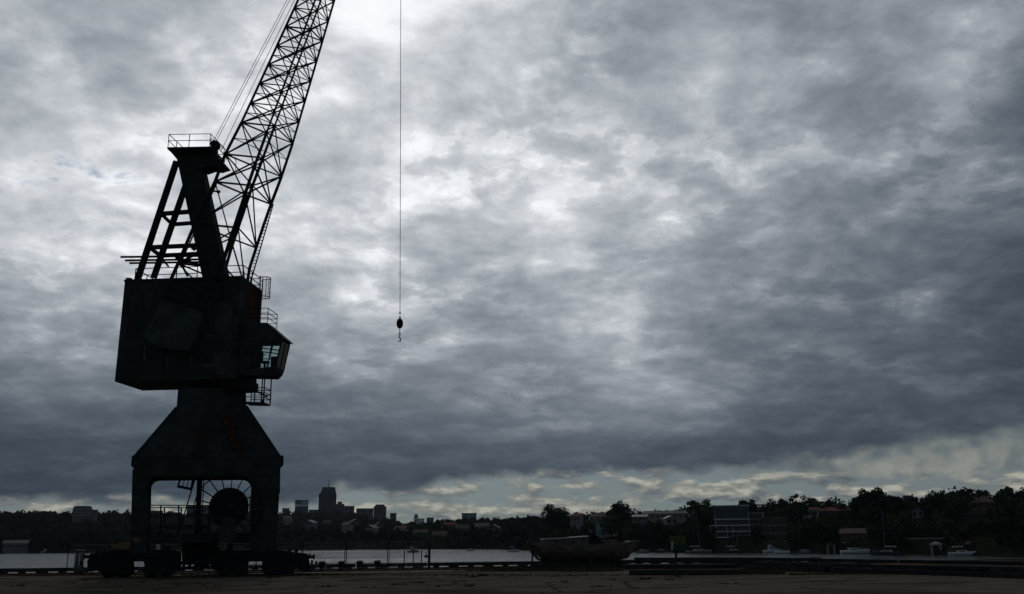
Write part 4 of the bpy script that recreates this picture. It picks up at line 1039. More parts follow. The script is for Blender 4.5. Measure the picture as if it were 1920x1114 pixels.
# --- the city on the ridge
def skyline():
    b = Bld('office_tower', 595.5, 627, 926, 1650, 'tall dark office tower with stepped top and antenna on the ridge', 'tower', depth=30)
    b.body(M_wall['dark']); up = [b.pt(x, y, b.zt + .01) for x, y in ((-b.w / 2 + 2, 2), (b.w / 2 - .5, 2), (b.w / 2 - .5, 28), (-b.w / 2 + 2, 28))]
    zt = b.Z(913); MB().loft([up, [b.pt(x, y, zt) for x, y in ((-8.5, 4), (11.5, 4), (11.5, 26), (-8.5, 26))]]).build('upper_storeys', M_wall['dark'], b.root)
    MB().tube(b.pt(1.5, 15, zt), b.pt(1.5, 15, b.Z(897)), .9, 6, .35).build('antenna', M_wall['slate'], b.root)
    for k in range(9): z = b.z0 + (b.zt - b.z0) * (.38 + .065 * k); b.box('floor_band', -b.w / 2 + 1, b.w / 2 - 1, -.25, -.02, z, z + 1.3, M_glass)
    b = Bld('billboard_building', 551, 574.5, 939, 1600, 'pale office block with bright upper facade left of the tower', 'building', depth=18); b.body(M_wall['slate'])
    z1, z2, z3 = b.Z(950), b.Z(945), b.Z(939)
    b.box('facade_panel', -b.w / 2 + .3, b.w / 2 - .3, -.6, -.05, z1, z2, M_white); b.box('facade_panel', -b.w / 2 + .3, -1, -.6, -.05, z2 + .2, z3, pm('blue_facade', (.10, .16, .25), .5)); b.box('facade_panel', -.8, b.w / 2 - .3, -.6, -.05, z2 + .2, z3, pm('pale_blue_facade', (.30, .38, .45), .5)); b.slab(M_wall['slate'], 1.2, .2)
    spec = [(527, 539.5, 954, 1600, 'slate', 'small flat block beside the crane leg, left of the bright facade'), (627.5, 643, 946, 1560, 'slate', 'blue-grey block touching the right side of the tower'), (643.5, 662, 950, 1540, 'slate', 'stepped blue-grey block second right of the tower'),
            (667, 697.5, 954.5, 1480, 'slate', 'wide low office block between the tower and the round-topped tower'), (577, 594, 957, 1500, 'grey', 'low grey block in front of the tower on its left'), (730.5, 742, 963.5, 1300, 'brown', 'narrow brown tower right of the round-topped tower'),
            (775.5, 783.5, 970, 1250, 'white', 'pale twin block with small roof house, left half'), (784, 795, 974, 1250, 'white', 'pale twin block, lower right half'), (799.5, 812.5, 972, 1250, 'grey', 'small grey block right of the pale twin blocks'),
            (866, 893, 964, 980, 'blue', 'lone flat-roofed block on the wooded ridge in the centre')]
    for x0, x1, y, r, m, lb in spec:
        b = Bld('office_block', x0, x1, y, r, lb, 'building', 'blocks along the skyline', 16); b.body(M_wall[m]); b.slab(M_wall['slate' if m != 'slate' else 'grey'], 1.0, .3)
        n = max(2, int(b.w / 7)); h = max(2, int((b.zt - b.z0) * .5 / 7)); b.windows(n, h, b.zt - h * 6.0, b.zt - 1.5, .6, .5)
        if r == 1560: b.box('plant_room', -4, 3, 3, 10, b.zt + 1, b.zt + 4.5, M_wall['slate'], b.roof)
        if x0 == 775.5: b.box('plant_room', -2, 2, 3, 10, b.zt + 1, b.zt + 4, M_wall['grey'], b.roof)
    b = Bld('apartment_tower', 699.5, 722.5, 949, 1350, 'round-topped apartment tower with balcony rows right of the offices', 'tower', depth=17); c = b.pt(0, b.w / 2, 0)
    MB().lathe((c.x, c.y, 0), [(b.z0, b.w / 2), (b.zt, b.w / 2), (b.zt + .1, b.w * .38), (b.zt + 2.4, b.w * .36)], 12).build('wall', M_wall['slate'], b.root)
    for k in range(11): z = b.zt - 2.6 - k * 2.9; MB().lathe((c.x, c.y, 0), [(z, b.w / 2 + .5), (z + 1.0, b.w / 2 + .5)], 12).build('balcony', M_wall['grey'], b.root)
    # left headland
    b = Bld('round_building', 134, 164, 951, 800, 'rounded pale apartment building on the left wooded ridge', 'building', depth=14); c = b.pt(0, b.w * .45, 0)
    MB().lathe((c.x, c.y, 0), [(b.z0, b.w * .5), (b.zt, b.w * .5)], 18).build('wall', M_wall['grey'], b.root)
    MB().lathe((c.x, c.y, 0), [(b.zt, b.w * .46), (b.zt + .9, b.w * .43)], 18).build('roof', M_wall['slate'], b.root); b.box('side_wing', b.w / 2 - 1, b.w / 2 + 4.2, 3, 12, b.z0, b.Z(955.5), M_wall['grey'])
    for k in range(3): z = b.zt - 1.9 - k * 2.2; MB().lathe((c.x, c.y, 0), [(z, b.w * .5 + .25), (z + .7, b.w * .5 + .25)], 18).build('balcony', M_wall['cream'], b.root)
    for x0, x1, y, r, m, lb in ((274, 299, 959, 900, 'slate', 'broad grey block seen through the portal at its left leg'), (316, 334, 962, 900, 'dark', 'low dark block seen through the portal in the middle'), (347, 366, 949, 1050, 'slate', 'pale blue-grey slab block seen behind the ladder'), (367, 392, 949.5, 1060, 'blue', 'pale slab block seen behind the centre post'), (464, 476, 935, 1100, 'slate', 'tall slim block seen between reel and right leg')):
        b = Bld('apartment_block', x0, x1, y, r, lb, 'building', 'blocks seen through the portal', 14); b.body(M_wall[m]); b.slab(M_wall['grey'], .6, .2); b.windows(max(2, int(b.w / 4)), 5, b.zt - 14, b.zt - 1, .6, .5)
skyline()

def houses():
    q = random.Random(21)
    # small houses on the middle hillside
    mids = [(536, 972, 980, 'white', 'grey', 'pale cottage low beside the crane leg'), (575, 980, 900, 'cream', 'grey', 'cream cottage under the bright facade'), (612, 975, 1050, 'white', 'red', 'white cottage below the tower'), (646, 984, 820, 'white', 'grey', 'white gabled house below the stepped blocks'),
            (668, 978, 920, 'cream', 'brown', 'cream house below the wide office block'), (690, 990, 760, 'white', 'grey', 'small white house near the water under the offices'), (712, 984, 860, 'cream', 'red', 'cream house under the round-topped tower'), (748, 992, 740, 'white', 'red', 'white house right of the narrow brown tower'),
            (846, 985, 730, 'brick', 'red', 'red-roofed house left of the centre hillside'), (868, 990, 700, 'cream', 'brown', 'brown-gabled house on the centre hillside'), (904, 987, 690, 'white', 'grey', 'white-fronted house with tall pale end wall'), (924, 990, 640, 'white', 'grey', 'narrow bright white house on the centre hillside'),
            (788, 999, 690, 'cream', 'brown', 'cream bungalow near the shore below the twin blocks'), (824, 1003, 640, 'white', 'brown', 'white bungalow by the shore in the centre')]
    for px, py, r, w, rf, lb in mids:
        ww = q.uniform(6.5, 11); hp = ww / r * FPX / 2
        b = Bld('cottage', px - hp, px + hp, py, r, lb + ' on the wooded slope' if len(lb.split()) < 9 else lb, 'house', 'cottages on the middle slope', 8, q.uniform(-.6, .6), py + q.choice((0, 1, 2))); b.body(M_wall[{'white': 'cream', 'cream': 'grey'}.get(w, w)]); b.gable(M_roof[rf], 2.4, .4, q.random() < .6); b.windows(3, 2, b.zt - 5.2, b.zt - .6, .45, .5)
    # right shore
    b = Bld('red_roof_house', 1070, 1088, 968, 455, 'house with bright red tiled roof right of the first big tree', 'house', None, 9, .2, 985); b.body(M_wall['cream']); b.hip(M_roof['red'], 2.2); b.chimney(-.8); b.windows(3, 1, b.zt - 2.6, b.zt - .4)
    b = Bld('brown_roof_house', 1108, 1146, 969, 440, 'house with brown hipped roof behind the blue-grey house', 'house', None, 9, -.1, 975); b.body(M_wall['cream']); b.hip(M_roof['brown'], 2.0); b.chimney(2); b.windows(4, 1, b.zt - 2.6, b.zt - .4)
    b = Bld('glass_front_house', 1118, 1156, 977, 395, 'blue-grey modern house with big windows behind the wooden boat', 'house', None, 9, .1, 1012); b.body(M_wall['blue']); b.slab(M_wall['blue'], .3, .7)
    z = b.zt; b.windows(2, 1, z - 3.1, z - .5, .75, .8, None, -b.w * .3, b.w * .3); b.windows(2, 1, z - 6.2, z - 3.6, .7, .8, None, -b.w * .25, b.w * .3); b.box('balcony', -b.w * .35, b.w * .4, -1.2, -.01, z - 3.5, z - 3.3, M_wall['white']); b.box('column', b.w * .38, b.w * .42, -1.1, -.9, b.z0, z - 3.5, M_wall['white'])
    b = Bld('long_roof_terrace', 1212, 1302, 963, 410, 'long low terrace with dark ridge left of the bushy tree', 'house', None, 9, 0, 972); b.body(M_wall['cream']); b.gable(M_roof['grey'], 1.4); b.windows(9, 1, b.zt - 2.4, b.zt - .3, .5, .7); b.chimney(-4); b.chimney(5)
    b = Bld('shed', 1188, 1214, 969, 395, 'pale low-roofed shed left of the long terrace', 'house', None, 7, .1, 976); b.body(M_wall['grey']); b.gable(M_roof['white'], 1.0); b.windows(3, 1, b.zt - 2.2, b.zt - .3)
    b = Bld('white_gable_house', 1251, 1272, 972, 380, 'small pale-roofed house under the long terrace', 'house', None, 7, -.2, 980); b.body(M_wall['cream']); b.gable(M_roof['white'], 1.2, .4, False); b.windows(2, 1, b.zt - 2.2, b.zt - .3)
    # the big apartment building
    r = 318; b = Bld('apartment_building', 1344, 1404, 949, r, 'large modern apartment building with white balcony frames and dark top storey', 'building', None, 12, 0, 1028)
    b.body(M_wall['grey']); b.slab(M_white, .35, .6)
    Z, X = b.Z, b.X
    b.box('top_glazing', X(1346), X(1366), -.12, -.01, Z(973), Z(953), M_glass); b.box('top_glazing', X(1368), X(1402), -.12, -.01, Z(973), Z(953), M_glass); b.box('mullion', X(1366.2), X(1367.8), -.2, -.01, Z(974), Z(951), M_wall['slate'])
    for y in (973.5, 985, 996.5, 1007.5, 1018.5): b.box('balcony_slab', X(1336) if y > 980 else X(1344), X(1406), -1.9, -.01, Z(y + 1.0), Z(y - .6), M_wall['white'])
    for px, yt in ((1336.5, 985), (1346, 973), (1365, 985), (1375, 985), (1404.5, 961)):
        b.box('column', X(px - .9), X(px + .9), -1.8, -1.5, b.z0, Z(yt), M_wall['cream'])
    for i, (x0, x1) in enumerate(((1348, 1363), (1366.5, 1373.5), (1377, 1402))):
        for y0, y1 in ((985, 975), (996, 987), (1007, 998), (1018, 1009.5), (1028, 1020.5)): b.box('window', X(x0), X(x1), -.08, -.01, Z(y0 - 1), Z(y1 + 1), M_glass)
    for y in (992.5, 1003.5, 1014.5): b.box('balustrade', X(1376), X(1403), -1.85, -1.8, Z(y + 3.3), Z(y), M_wall['slate'])
    wg = b.box('side_wing', X(1407), X(1430), 1.5, 11, b.z0, Z(962), M_wall['grey'])
    for y in (962.5, 974, 984, 996, 1008, 1019): b.box('balcony_slab', X(1406.5), X(1431), .2, 1.48, Z(y + .9), Z(y - .6), M_wall['cream'], wg)
    for y0, y1 in ((973, 964), (983, 976), (995, 986), (1007, 998), (1018, 1010)): b.box('window', X(1409), X(1428), 1.38, 1.49, Z(y0), Z(y1), M_glass, wg)
    b.box('column', X(1428), X(1431), .3, .6, b.z0, Z(961), M_wall['cream'], wg)
    b = Bld('grey_flats', 1433, 1476, 972, 312, 'grey block of flats stepping down right of the apartment building', 'building', None, 10, .08, 1022); b.body(M_wall['brown']); b.slab(M_wall['grey'], .3, .3); b.windows(5, 3, b.zt - 8.2, b.zt - .4, .6, .55)
    b = Bld('white_band_house', 1511, 1537, 957, 345, 'pale flat-roofed house right of the gum tree', 'house', None, 9, 0, 970); b.body(M_wall['white']); b.slab(M_wall['grey'], .3, .5); b.windows(2, 1, b.zt - 2.2, b.zt - .3, .8, .7)
    b = Bld('red_ridge_terrace', 1531, 1600, 958, 360, 'terrace with red roof and chimneys between gum and fig tree', 'house', None, 9, -.12, 966); b.body(M_wall['brown']); b.gable(M_roof['red'], 1.6); b.chimney(-2.5, 2.2); b.chimney(2, 2.2); b.chimney(5.5, 2.4); b.windows(7, 1, b.zt - 2.3, b.zt - .3, .5, .6)
    b = Bld('brown_boathouse', 1580, 1626, 1000, 262, 'broad brown waterside house under the fig tree', 'house', None, 9, .1, 1026); b.body(M_wall['brown']); b.gable(M_roof['brown'], 1.5); b.windows(5, 1, b.zt - 3.0, b.zt - .6, .5, .7)
    b = Bld('gable_boathouse', 1550, 1564, 1022, 258, 'small cream gabled boathouse at the water left of the brown house', 'boathouse', None, 6, 0, 1032); b.body(M_wall['cream']); b.gable(M_roof['grey'], .9, .25, False); b.box('door', -.6, .6, -.08, -.01, b.z0, b.zt - .3, M_dark)
    b = Bld('white_boathouse', 1745, 1763, 1021, 236, 'small white boathouse with round-arched dark door at the water', 'boathouse', None, 6, 0, 1032); b.body(M_wall['cream']); b.gable(M_wall['white'], .75, .25, False); MB().prism([b.pt(x, -.07, b.zt + dz) for x, dz in ((-.75, -3), (.75, -3), (.75, -.7), (.5, -.35), (0, -.2), (-.5, -.35), (-.75, -.7))], b.n * .06).build('door', M_dark, b.root)
    b = Bld('jetty_shed', 1710, 1768, 1011, 250, 'long low shed with pale eave behind the white boathouse', 'boathouse', None, 6, 0, 1016); b.body(M_wall['brown']); b.slab(M_wall['cream'], .35, .4); b.windows(6, 1, b.zt - 2.2, b.zt - .3, .5, .6)
    b = Bld('pale_upper_house', 1718, 1746, 955, 330, 'pale grey house half hidden between the big trees', 'house', None, 8, .15, 976); b.body(M_wall['blue']); b.gable(M_roof['grey'], 1.4, .4, False); b.windows(3, 2, b.zt - 5, b.zt - .4, .5, .6)
    b = Bld('balcony_house', 1792, 1856, 964, 300, 'wide two-storey house with pale balcony edge on the right', 'house', None, 9, .05, 992); b.body(M_wall['brown']); b.slab(M_wall['grey'], .3, .7); b.box('balcony', b.X(1818), b.X(1857), -1.6, -.01, b.Z(993), b.Z(988), M_wall['grey']); b.windows(4, 1, b.zt - 2.4, b.zt - .3, .65, .7); b.windows(2, 1, b.Z(988), b.Z(978), .6, .8, None, b.X(1826), b.X(1852)); b.box('wall_panel', b.X(1832), b.X(1838), -.1, -.01, b.Z(986), b.Z(978), M_white)
    b = Bld('brick_house', 1832, 1872, 942, 312, 'red-brick house with hipped roof between the right-hand trees', 'house', None, 9, .1, 960); b.body(M_wall['brick']); b.hip(M_roof['brown'], 2.0); b.windows(3, 1, b.zt - 2.3, b.zt - .3, .4, .6); b.chimney(2, 2)
    b = Bld('low_boatshed', 1816, 1856, 1021, 236, 'low dark-red boatshed at the water on the right', 'boathouse', None, 6, 0, 1030); b.body(M_wall['brick']); b.gable(M_roof['brown'], .8); b.windows(3, 1, b.zt - 1.7, b.zt - .2, .6, .7)
    b = Bld('roof_tower', 1703, 1714, 930, 420, 'dark flat-topped block above the trees right of the fig', 'building', None, 6, 0, 936); b.body(M_wall['slate']); b.slab(M_wall['slate'], .3, .2); b.windows(2, 2, b.zt - 4, b.zt - .4)
    b = Bld('waterside_shed', 12, 48, 1019, 668, 'long low boatshed at the foot of the left hill', 'boathouse', None, 9, 0, 1030); b.body(M_wall['grey']); b.gable(M_roof['grey'], 2); b.windows(6, 1, b.zt - 3, b.zt - .5, .5, .6)
houses()

def bridge():
    r = 640; root = empty('steel_bridge', polar(1437, r, 0), 'distant steel truss bridge seen behind the apartment building roof', 'bridge')
    t, n = frame(1437, r); c = polar(1437, r); zt, zb = zpy(1437, 945.5, r), zpy(1437, 957, r)
    P = lambda px, z, o: Vector(((c + t * ((px - 1437) / FPX * r) + n * o).x, (c + t * ((px - 1437) / FPX * r) + n * o).y, z))
    xs = [1392 + 6.2 * k for k in range(17)]
    for o in (0, 9):
        MB().beam(P(xs[0], zt, o), P(xs[-1], zt - .8, o), .6, .6).build('top_chord', M_dark, root); MB().beam(P(xs[0], zb, o), P(xs[-1], zb - .5, o), .6, .6).build('bottom_chord', M_dark, root)
        for i, x in enumerate(xs):
            MB().beam(P(x, zb, o), P(x, zt, o), .32, .32).build('post', M_dark, root)
            if i: MB().beam(P(xs[i - 1], zb if i % 2 else zt, o), P(x, zt if i % 2 else zb, o), .3, .3).build('diagonal', M_dark, root)
    MB().prism([P(xs[0], zb - .6, -1), P(xs[-1], zb - 1, -1), P(xs[-1], zb - 1, 10), P(xs[0], zb - .6, 10)], (0, 0, -.8)).build('deck', M_dark, root)
    for x in (1394, 1440, 1488): 
        p = P(x, 0, 4.5); MB().box((p.x, p.y, (zb - 1 + terr_px(x, r)) / 2 - 1), (3, 7, zb - terr_px(x, r) + 1)).build('pier', M_wall['grey'], root)
bridge()

# ------------------------------------------------------------------ trees
def leaf_mesh(name, pts, size, mat, parent=None, seed=0):
    """a cloud of small leaf sprays: two crossed quads would double the cost, so each is one randomly turned quad"""
    g = np.random.default_rng(seed); n = len(pts)
    a = g.normal(size=(n, 3)); a /= np.linalg.norm(a, axis=1)[:, None]; h = g.normal(size=(n, 3)); b = np.cross(a, h); b /= np.linalg.norm(b, axis=1)[:, None]
    s = (size * g.uniform(.55, 1.3, n))[:, None] if np.isscalar(size) else (size * g.uniform(.55, 1.3, n))[:, None]
    v = np.stack([pts - a * s, pts - b * s * .6, pts + a * s, pts + b * s * .6], 1).reshape(-1, 3)
    off = np.array(wloc(parent)); v = v - off
    me = bpy.data.meshes.new(name); me.vertices.add(4 * n); me.vertices.foreach_set('co', v.ravel()); me.loops.add(4 * n); me.polygons.add(n)
    me.loops.foreach_set('vertex_index', np.arange(4 * n, dtype=np.int32)); me.polygons.foreach_set('loop_start', np.arange(0, 4 * n, 4, dtype=np.int32)); me.update(calc_edges=True)
    me.materials.append(mat); o = bpy.data.objects.new(name, me); COL.objects.link(o)
    if parent: o.parent = parent
    return o
def crown_points(lobes, per, g):
    out = []
    for c, rx, rz in lobes:
        d = g.normal(size=(per, 3)); d /= np.linalg.norm(d, axis=1)[:, None]; rr = g.uniform(.35, 1.05, per)[:, None] ** .6
        out.append(np.array(c) + d * rr * np.array([rx, rx, rz]))
    return np.concatenate(out)
def tree(name, px, py_top, wpx, hpx, r, kind, label, mat=0, seed=0, group='tall trees on the right shore', gnd_dz=0):
    r = rfix(px, r); g = np.random.default_rng(seed); s = r / FPX; base = polar(px, r); base.z = terr_px(px, r) - .3
    zt = zpy(px, py_top, r); W, H = wpx * s / 2, hpx * s; zc = zt - H / 2
    root = empty(name, base, label, 'tree', group); lobes = []
    if kind == 'fig':
        for _ in range(46):
            th = g.uniform(0, 2 * math.pi); u = g.uniform(0, 1) ** .6; k = math.sqrt(max(0, 1 - u ** 2.2)); lobes.append(((base.x + W * .9 * u * math.cos(th), base.y + W * .9 * u * math.sin(th), zt - H * .12 - H * .75 * (1 - k) - g.uniform(0, H * .3)), W * g.uniform(.14, .24), H * g.uniform(.08, .15)))
        per, ls = 120, .46
    elif kind == 'gum':
        for _ in range(15):
            th = g.uniform(0, 2 * math.pi); u = g.uniform(.25, 1); lobes.append(((base.x + W * .85 * u * math.cos(th), base.y + W * .5 * u * math.sin(th), zc + H * g.uniform(-.45, .42) * (1.1 - .5 * u)), W * g.uniform(.14, .26), H * g.uniform(.06, .11)))
        per, ls = 75, .34
    elif kind == 'open':
        for _ in range(24):
            th = g.uniform(0, 2 * math.pi); u = g.uniform(0, 1) ** .5; lobes.append(((base.x + W * .85 * u * math.cos(th), base.y + W * .7 * u * math.sin(th), zc + H * .46 * g.uniform(-1, 1) * math.sqrt(1 - u * u * .8)), W * g.uniform(.12, .22), H * g.uniform(.09, .16)))
        per, ls = 60, .36
    else:
        for _ in range(40):
            d = g.normal(size=3); d /= np.linalg.norm(d); u = g.uniform(.2, .92); lobes.append(((base.x + W * .82 * u * d[0], base.y + W * .8 * u * d[1], zc + H * .46 * u * d[2]), W * g.uniform(.18, .34), H * g.uniform(.10, .19)))
        per, ls = 95, .44
    pts = crown_points(lobes, per, g); leaf_mesh('crown', pts, ls, M_leaf[mat], root, seed)
    tr = MB(); fork = base + Vector((0, 0, max(1.5, (zc - H * .35 - base.z) * .75))); tr.tube(base, fork, max(.3, W * .09), 8, max(.22, W * .06)); tr.build('trunk', M_bark, root, True)
    lim = MB()
    for c, rx, rz in lobes[::(3 if kind not in ('gum', 'open') else 1)]:
        c = Vector(c); mid = fork.lerp(c, .55) + Vector((0, 0, -.08 * (c - fork).length)); lim.tube(fork, mid, max(.12, W * .028), 5, .10); lim.tube(mid, c, .10, 5, .04)
    lim.build('limbs', M_bark, root)
    CLEAR.append((px - wpx * .46, px + wpx * .46, r, py_top + hpx * .25))
tree('bushy_tree', 1043, 943, 68, 46, 462, 'broad', 'big dark tree left of the bright red roof', 0, 1)
tree('bushy_tree', 1164, 940, 56, 40, 415, 'broad', 'dark tree rising behind the brown-roofed house', 2, 2)
tree('bushy_tree', 1148, 962, 50, 40, 380, 'broad', 'round tree in front of the brown-roofed house', 1, 14)
tree('open_tree', 1316, 932, 62, 34, 335, 'open', 'loose feathery tree left of the apartment building', 1, 3)
tree('bushy_tree', 1404, 936, 46, 34, 380, 'broad', 'dark tree behind the apartment building roof', 2, 4)
tree('gum_tree', 1480, 928, 54, 44, 318, 'gum', 'spreading gum tree over the grey flats, left crown', 1, 5)
tree('gum_tree', 1508, 919, 58, 50, 325, 'gum', 'taller gum tree with layered flat clumps, right crown', 0, 6)
tree('fig_tree', 1650, 911, 106, 66, 292, 'fig', 'huge domed fig tree, widest on the right shore', 2, 7)
tree('bushy_tree', 1764, 919, 74, 56, 298, 'broad', 'large dark tree between the flat-topped block and the brick house', 0, 8)
tree('bushy_tree', 1806, 926, 50, 44, 300, 'broad', 'lower tree leaning against the large dark tree', 1, 9)
tree('open_tree', 1851, 915, 44, 30, 330, 'open', 'airy tree with gaps above the brick house', 1, 10)
tree('bushy_tree', 1896, 910, 34, 34, 318, 'broad', 'round-headed tree right of the airy tree', 0, 11)
tree('bushy_tree', 1932, 917, 60, 60, 300, 'broad', 'dark tree cut by the right edge', 2, 12)
tree('bushy_tree', 1236, 974, 76, 62, 345, 'broad', 'round dark tree in front of the long terrace', 2, 13)
tree('bushy_tree', 1560, 962, 60, 50, 300, 'broad', 'mid-green tree below the red-roofed terrace', 1, 15)
tree('bushy_tree', 1695, 952, 56, 70, 270, 'broad', 'tall dark tree right of the fig near the water', 1, 16)
tree('bushy_tree', 1884, 958, 70, 72, 262, 'broad', 'dark tree over the water right of the balcony house', 0, 17)
tree('bushy_tree', 1330, 982, 34, 52, 300, 'broad', 'dark tree hiding the left foot of the apartment building', 0, 21)
tree('bushy_tree', 1424, 1000, 36, 36, 296, 'broad', 'low round tree before the right wing of the apartment building', 2, 22)
tree('bushy_tree', 1186, 972, 44, 60, 370, 'broad', 'dark tree between the blue-grey house and the long terrace', 0, 23)
tree('bushy_tree', 1832, 968, 56, 62, 250, 'broad', 'dark tree in front of the balcony house at the water', 2, 24)
tree('bushy_tree', 1610, 962, 80, 52, 275, 'broad', 'wide dark tree over the brown waterside house', 2, 25)
tree('cypress_tree', 1719, 929, 7, 22, 400, 'broad', 'slim dark conifer, left one of the pair on the ridge', 0, 18)
tree('cypress_tree', 1726.5, 930, 7, 22, 400, 'broad', 'slim dark conifer, right one of the pair on the ridge', 0, 19)

def woodland():
    g = np.random.default_rng(5)
    tpl = []
    for k in range(6):
        lob = []
        for _ in range(11):
            d = g.normal(size=3); d /= np.linalg.norm(d); u = g.uniform(.2, .8); lob.append(((u * d[0] * .8, u * d[1] * .8, .56 + .34 * u * d[2]), g.uniform(.26, .46), g.uniform(.12, .22)))
        tpl.append(lob)
    def region(a0, a1, dens, per, ls, hlo, hhi, mat, label, seed, ext=1.06, tmax=1.0, tpow=.8):
        P, S = [], []; n = 0
        r_ = np.random.default_rng(seed)
        A0, A1 = azp(a0), azp(a1)
        for _ in range(dens):
            a = r_.uniform(A0, A1); rs, rc = np.interp(a, _az, _rs), np.interp(a, _az, _rc)
            t = tmax * r_.uniform(0, 1) ** tpow; r = rs + 3 + (min(rc * ext, rc + 70) - rs) * t
            px = float(np.interp(a, _az, _px)); h = r_.uniform(hlo, hhi); z = terr(a, r); top = z + h
            # picture row of the top of this tree
            py = 1016 - (px - 960) * .01 - (top - EYE.z) / r * FPX
            if any(c[0] - h * .3 / r * FPX < px < c[1] + h * .3 / r * FPX and r < c[2] + 4 and py < c[3] for c in CLEAR): continue
            w = h * r_.uniform(.38, .55); lob = tpl[r_.integers(6)]
            c = np.array([math.sin(a) * r, math.cos(a) * r, z])
            L = [((c[0] + p[0] * w, c[1] + p[1] * w, c[2] + p[2] * h), q1 * w, q2 * h) for p, q1, q2 in lob]
            L.append(((c[0], c[1], c[2] + h * .3), w * .7, h * .3))
            P.append(crown_points(L, per, r_)); n += 1
        pts = np.concatenate(P); o = leaf_mesh('woodland', pts, ls, M_leaf[mat], None, seed); tag(o, label, 'woodland', kind='stuff')
    region(-250, 560, 1500, 9, 1.5, 7, 13, 0, 'dense dark wood covering the left hill behind the crane', 1)
    region(-250, 560, 1300, 7, 1.2, 4, 8, 2, 'low dark scrub along the foot of the left hill', 11, 1, .6, 1.0)
    region(540, 1010, 1300, 8, 1.5, 6, 11, 2, 'dark scattered wood on the middle slope below the city', 2)
    region(540, 1010, 1500, 7, 1.1, 3, 6, 1, 'low garden scrub on the middle slope near the water', 12, 1, .7, 1.0)
    region(1000, 2200, 1300, 18, .62, 4.5, 10, 0, 'dark gardens and trees covering the right shore', 3)
    region(1000, 2200, 500, 20, .62, 4, 8, 1, 'olive green shrubs between the houses on the right shore', 4)
    region(1000, 2200, 1600, 11, .52, 1.6, 4.2, 2, 'low dark bushes along the water on the right shore', 13, 1, .75, 1.0)
woodland()

# ------------------------------------------------------------------ boats and moorings
def wpt(px, py): return gnd(px, py, -2.5)
def hull_mesh(L, B, D, n=9):
    mb = MB(); rings = []
    for i in range(n):
        s = i / (n - 1); hb = B / 2 * (min(1, .78 + s * .9) if s < .3 else 1) * (1 - max(0, (s - .45) / .55) ** 2.2); hb = max(hb, .03); sh = D * (1 + .35 * s * s); x = -L / 2 + L * s; dr = -.25 * (1 - s)
        rings.append([Vector((x + (s > .9) * .1 * L * 0, y, z)) for y, z in ((-hb, sh), (-hb * .92, sh * .45), (-hb * .6, dr), (0, dr - .12), (hb * .6, dr), (hb * .92, sh * .45), (hb, sh))])
    mb.loft(rings); return mb
def motorboat(px, py, lpx, label, heading=0.0, cab=1.0, mats=None, name='motor_boat', flip=False):
    p = wpt(px, py); r = math.hypot(p.x, p.y); L = max(3.5, lpx / FPX * r); B = L * .33; D = L * .10 + .25; hm, cm = mats or (M_white, M_white)
    a = azp(px); o = empty(name, p, label, 'boat', 'boats moored along the far shore', -a + heading + (math.pi if flip else 0))
    hull_mesh(L, B, D).build('hull', hm, o, True, None, False)
    k = MB(); w = B * .36; c0, c1, ch = -.22 * L, .14 * L, D + L * .12 * cab
    k.loft([[Vector((x, y, z)) for y, z in ((-w, D * .95), (-w * .85, zz), (w * .85, zz), (w, D * .95))] for x, z, zz in ((c0, 0, ch), (c1, 0, ch), (c1 + L * .12, 0, D * 1.05))]); cb = k.build('cabin', cm, o, False, None, False)
    for s in (-1, 1): MB().box((-.03 * L, s * w * .97, D + (ch - D) * .5), (L * .30, .05, (ch - D) * .38)).build('window', M_glass, cb, False, None, False)
    MB().box((-.06 * L, 0, ch + .06), (L * .40, w * 1.9, .08)).build('cabin_roof', cm, cb, False, None, False)
    if cab > 1: 
        MB().box((-.10 * L, 0, ch + .55), (L * .20, w * 1.4, .5)).build('flybridge', cm, cb, False, None, False); MB().tube((-.12 * L, 0, ch), (-.14 * L, 0, ch + 1.9), .04, 5).build('aerial', M_galv, cb, False, None, False)
    rl = MB()
    for s in (-1, 1):
        q = [Vector((.15 * L, s * B * .45, D * 1.1 + .45)), Vector((.36 * L, s * B * .28, D * 1.25 + .45)), Vector((.48 * L, 0, D * 1.35 + .45))]
        for u, v in zip(q, q[1:]): rl.tube(u, v, .025, 4)
        for u in q: rl.tube(u, u - Vector((0, 0, .45)), .02, 4)
    rl.build('bow_rail', M_galv, o, False, None, False)
    return o
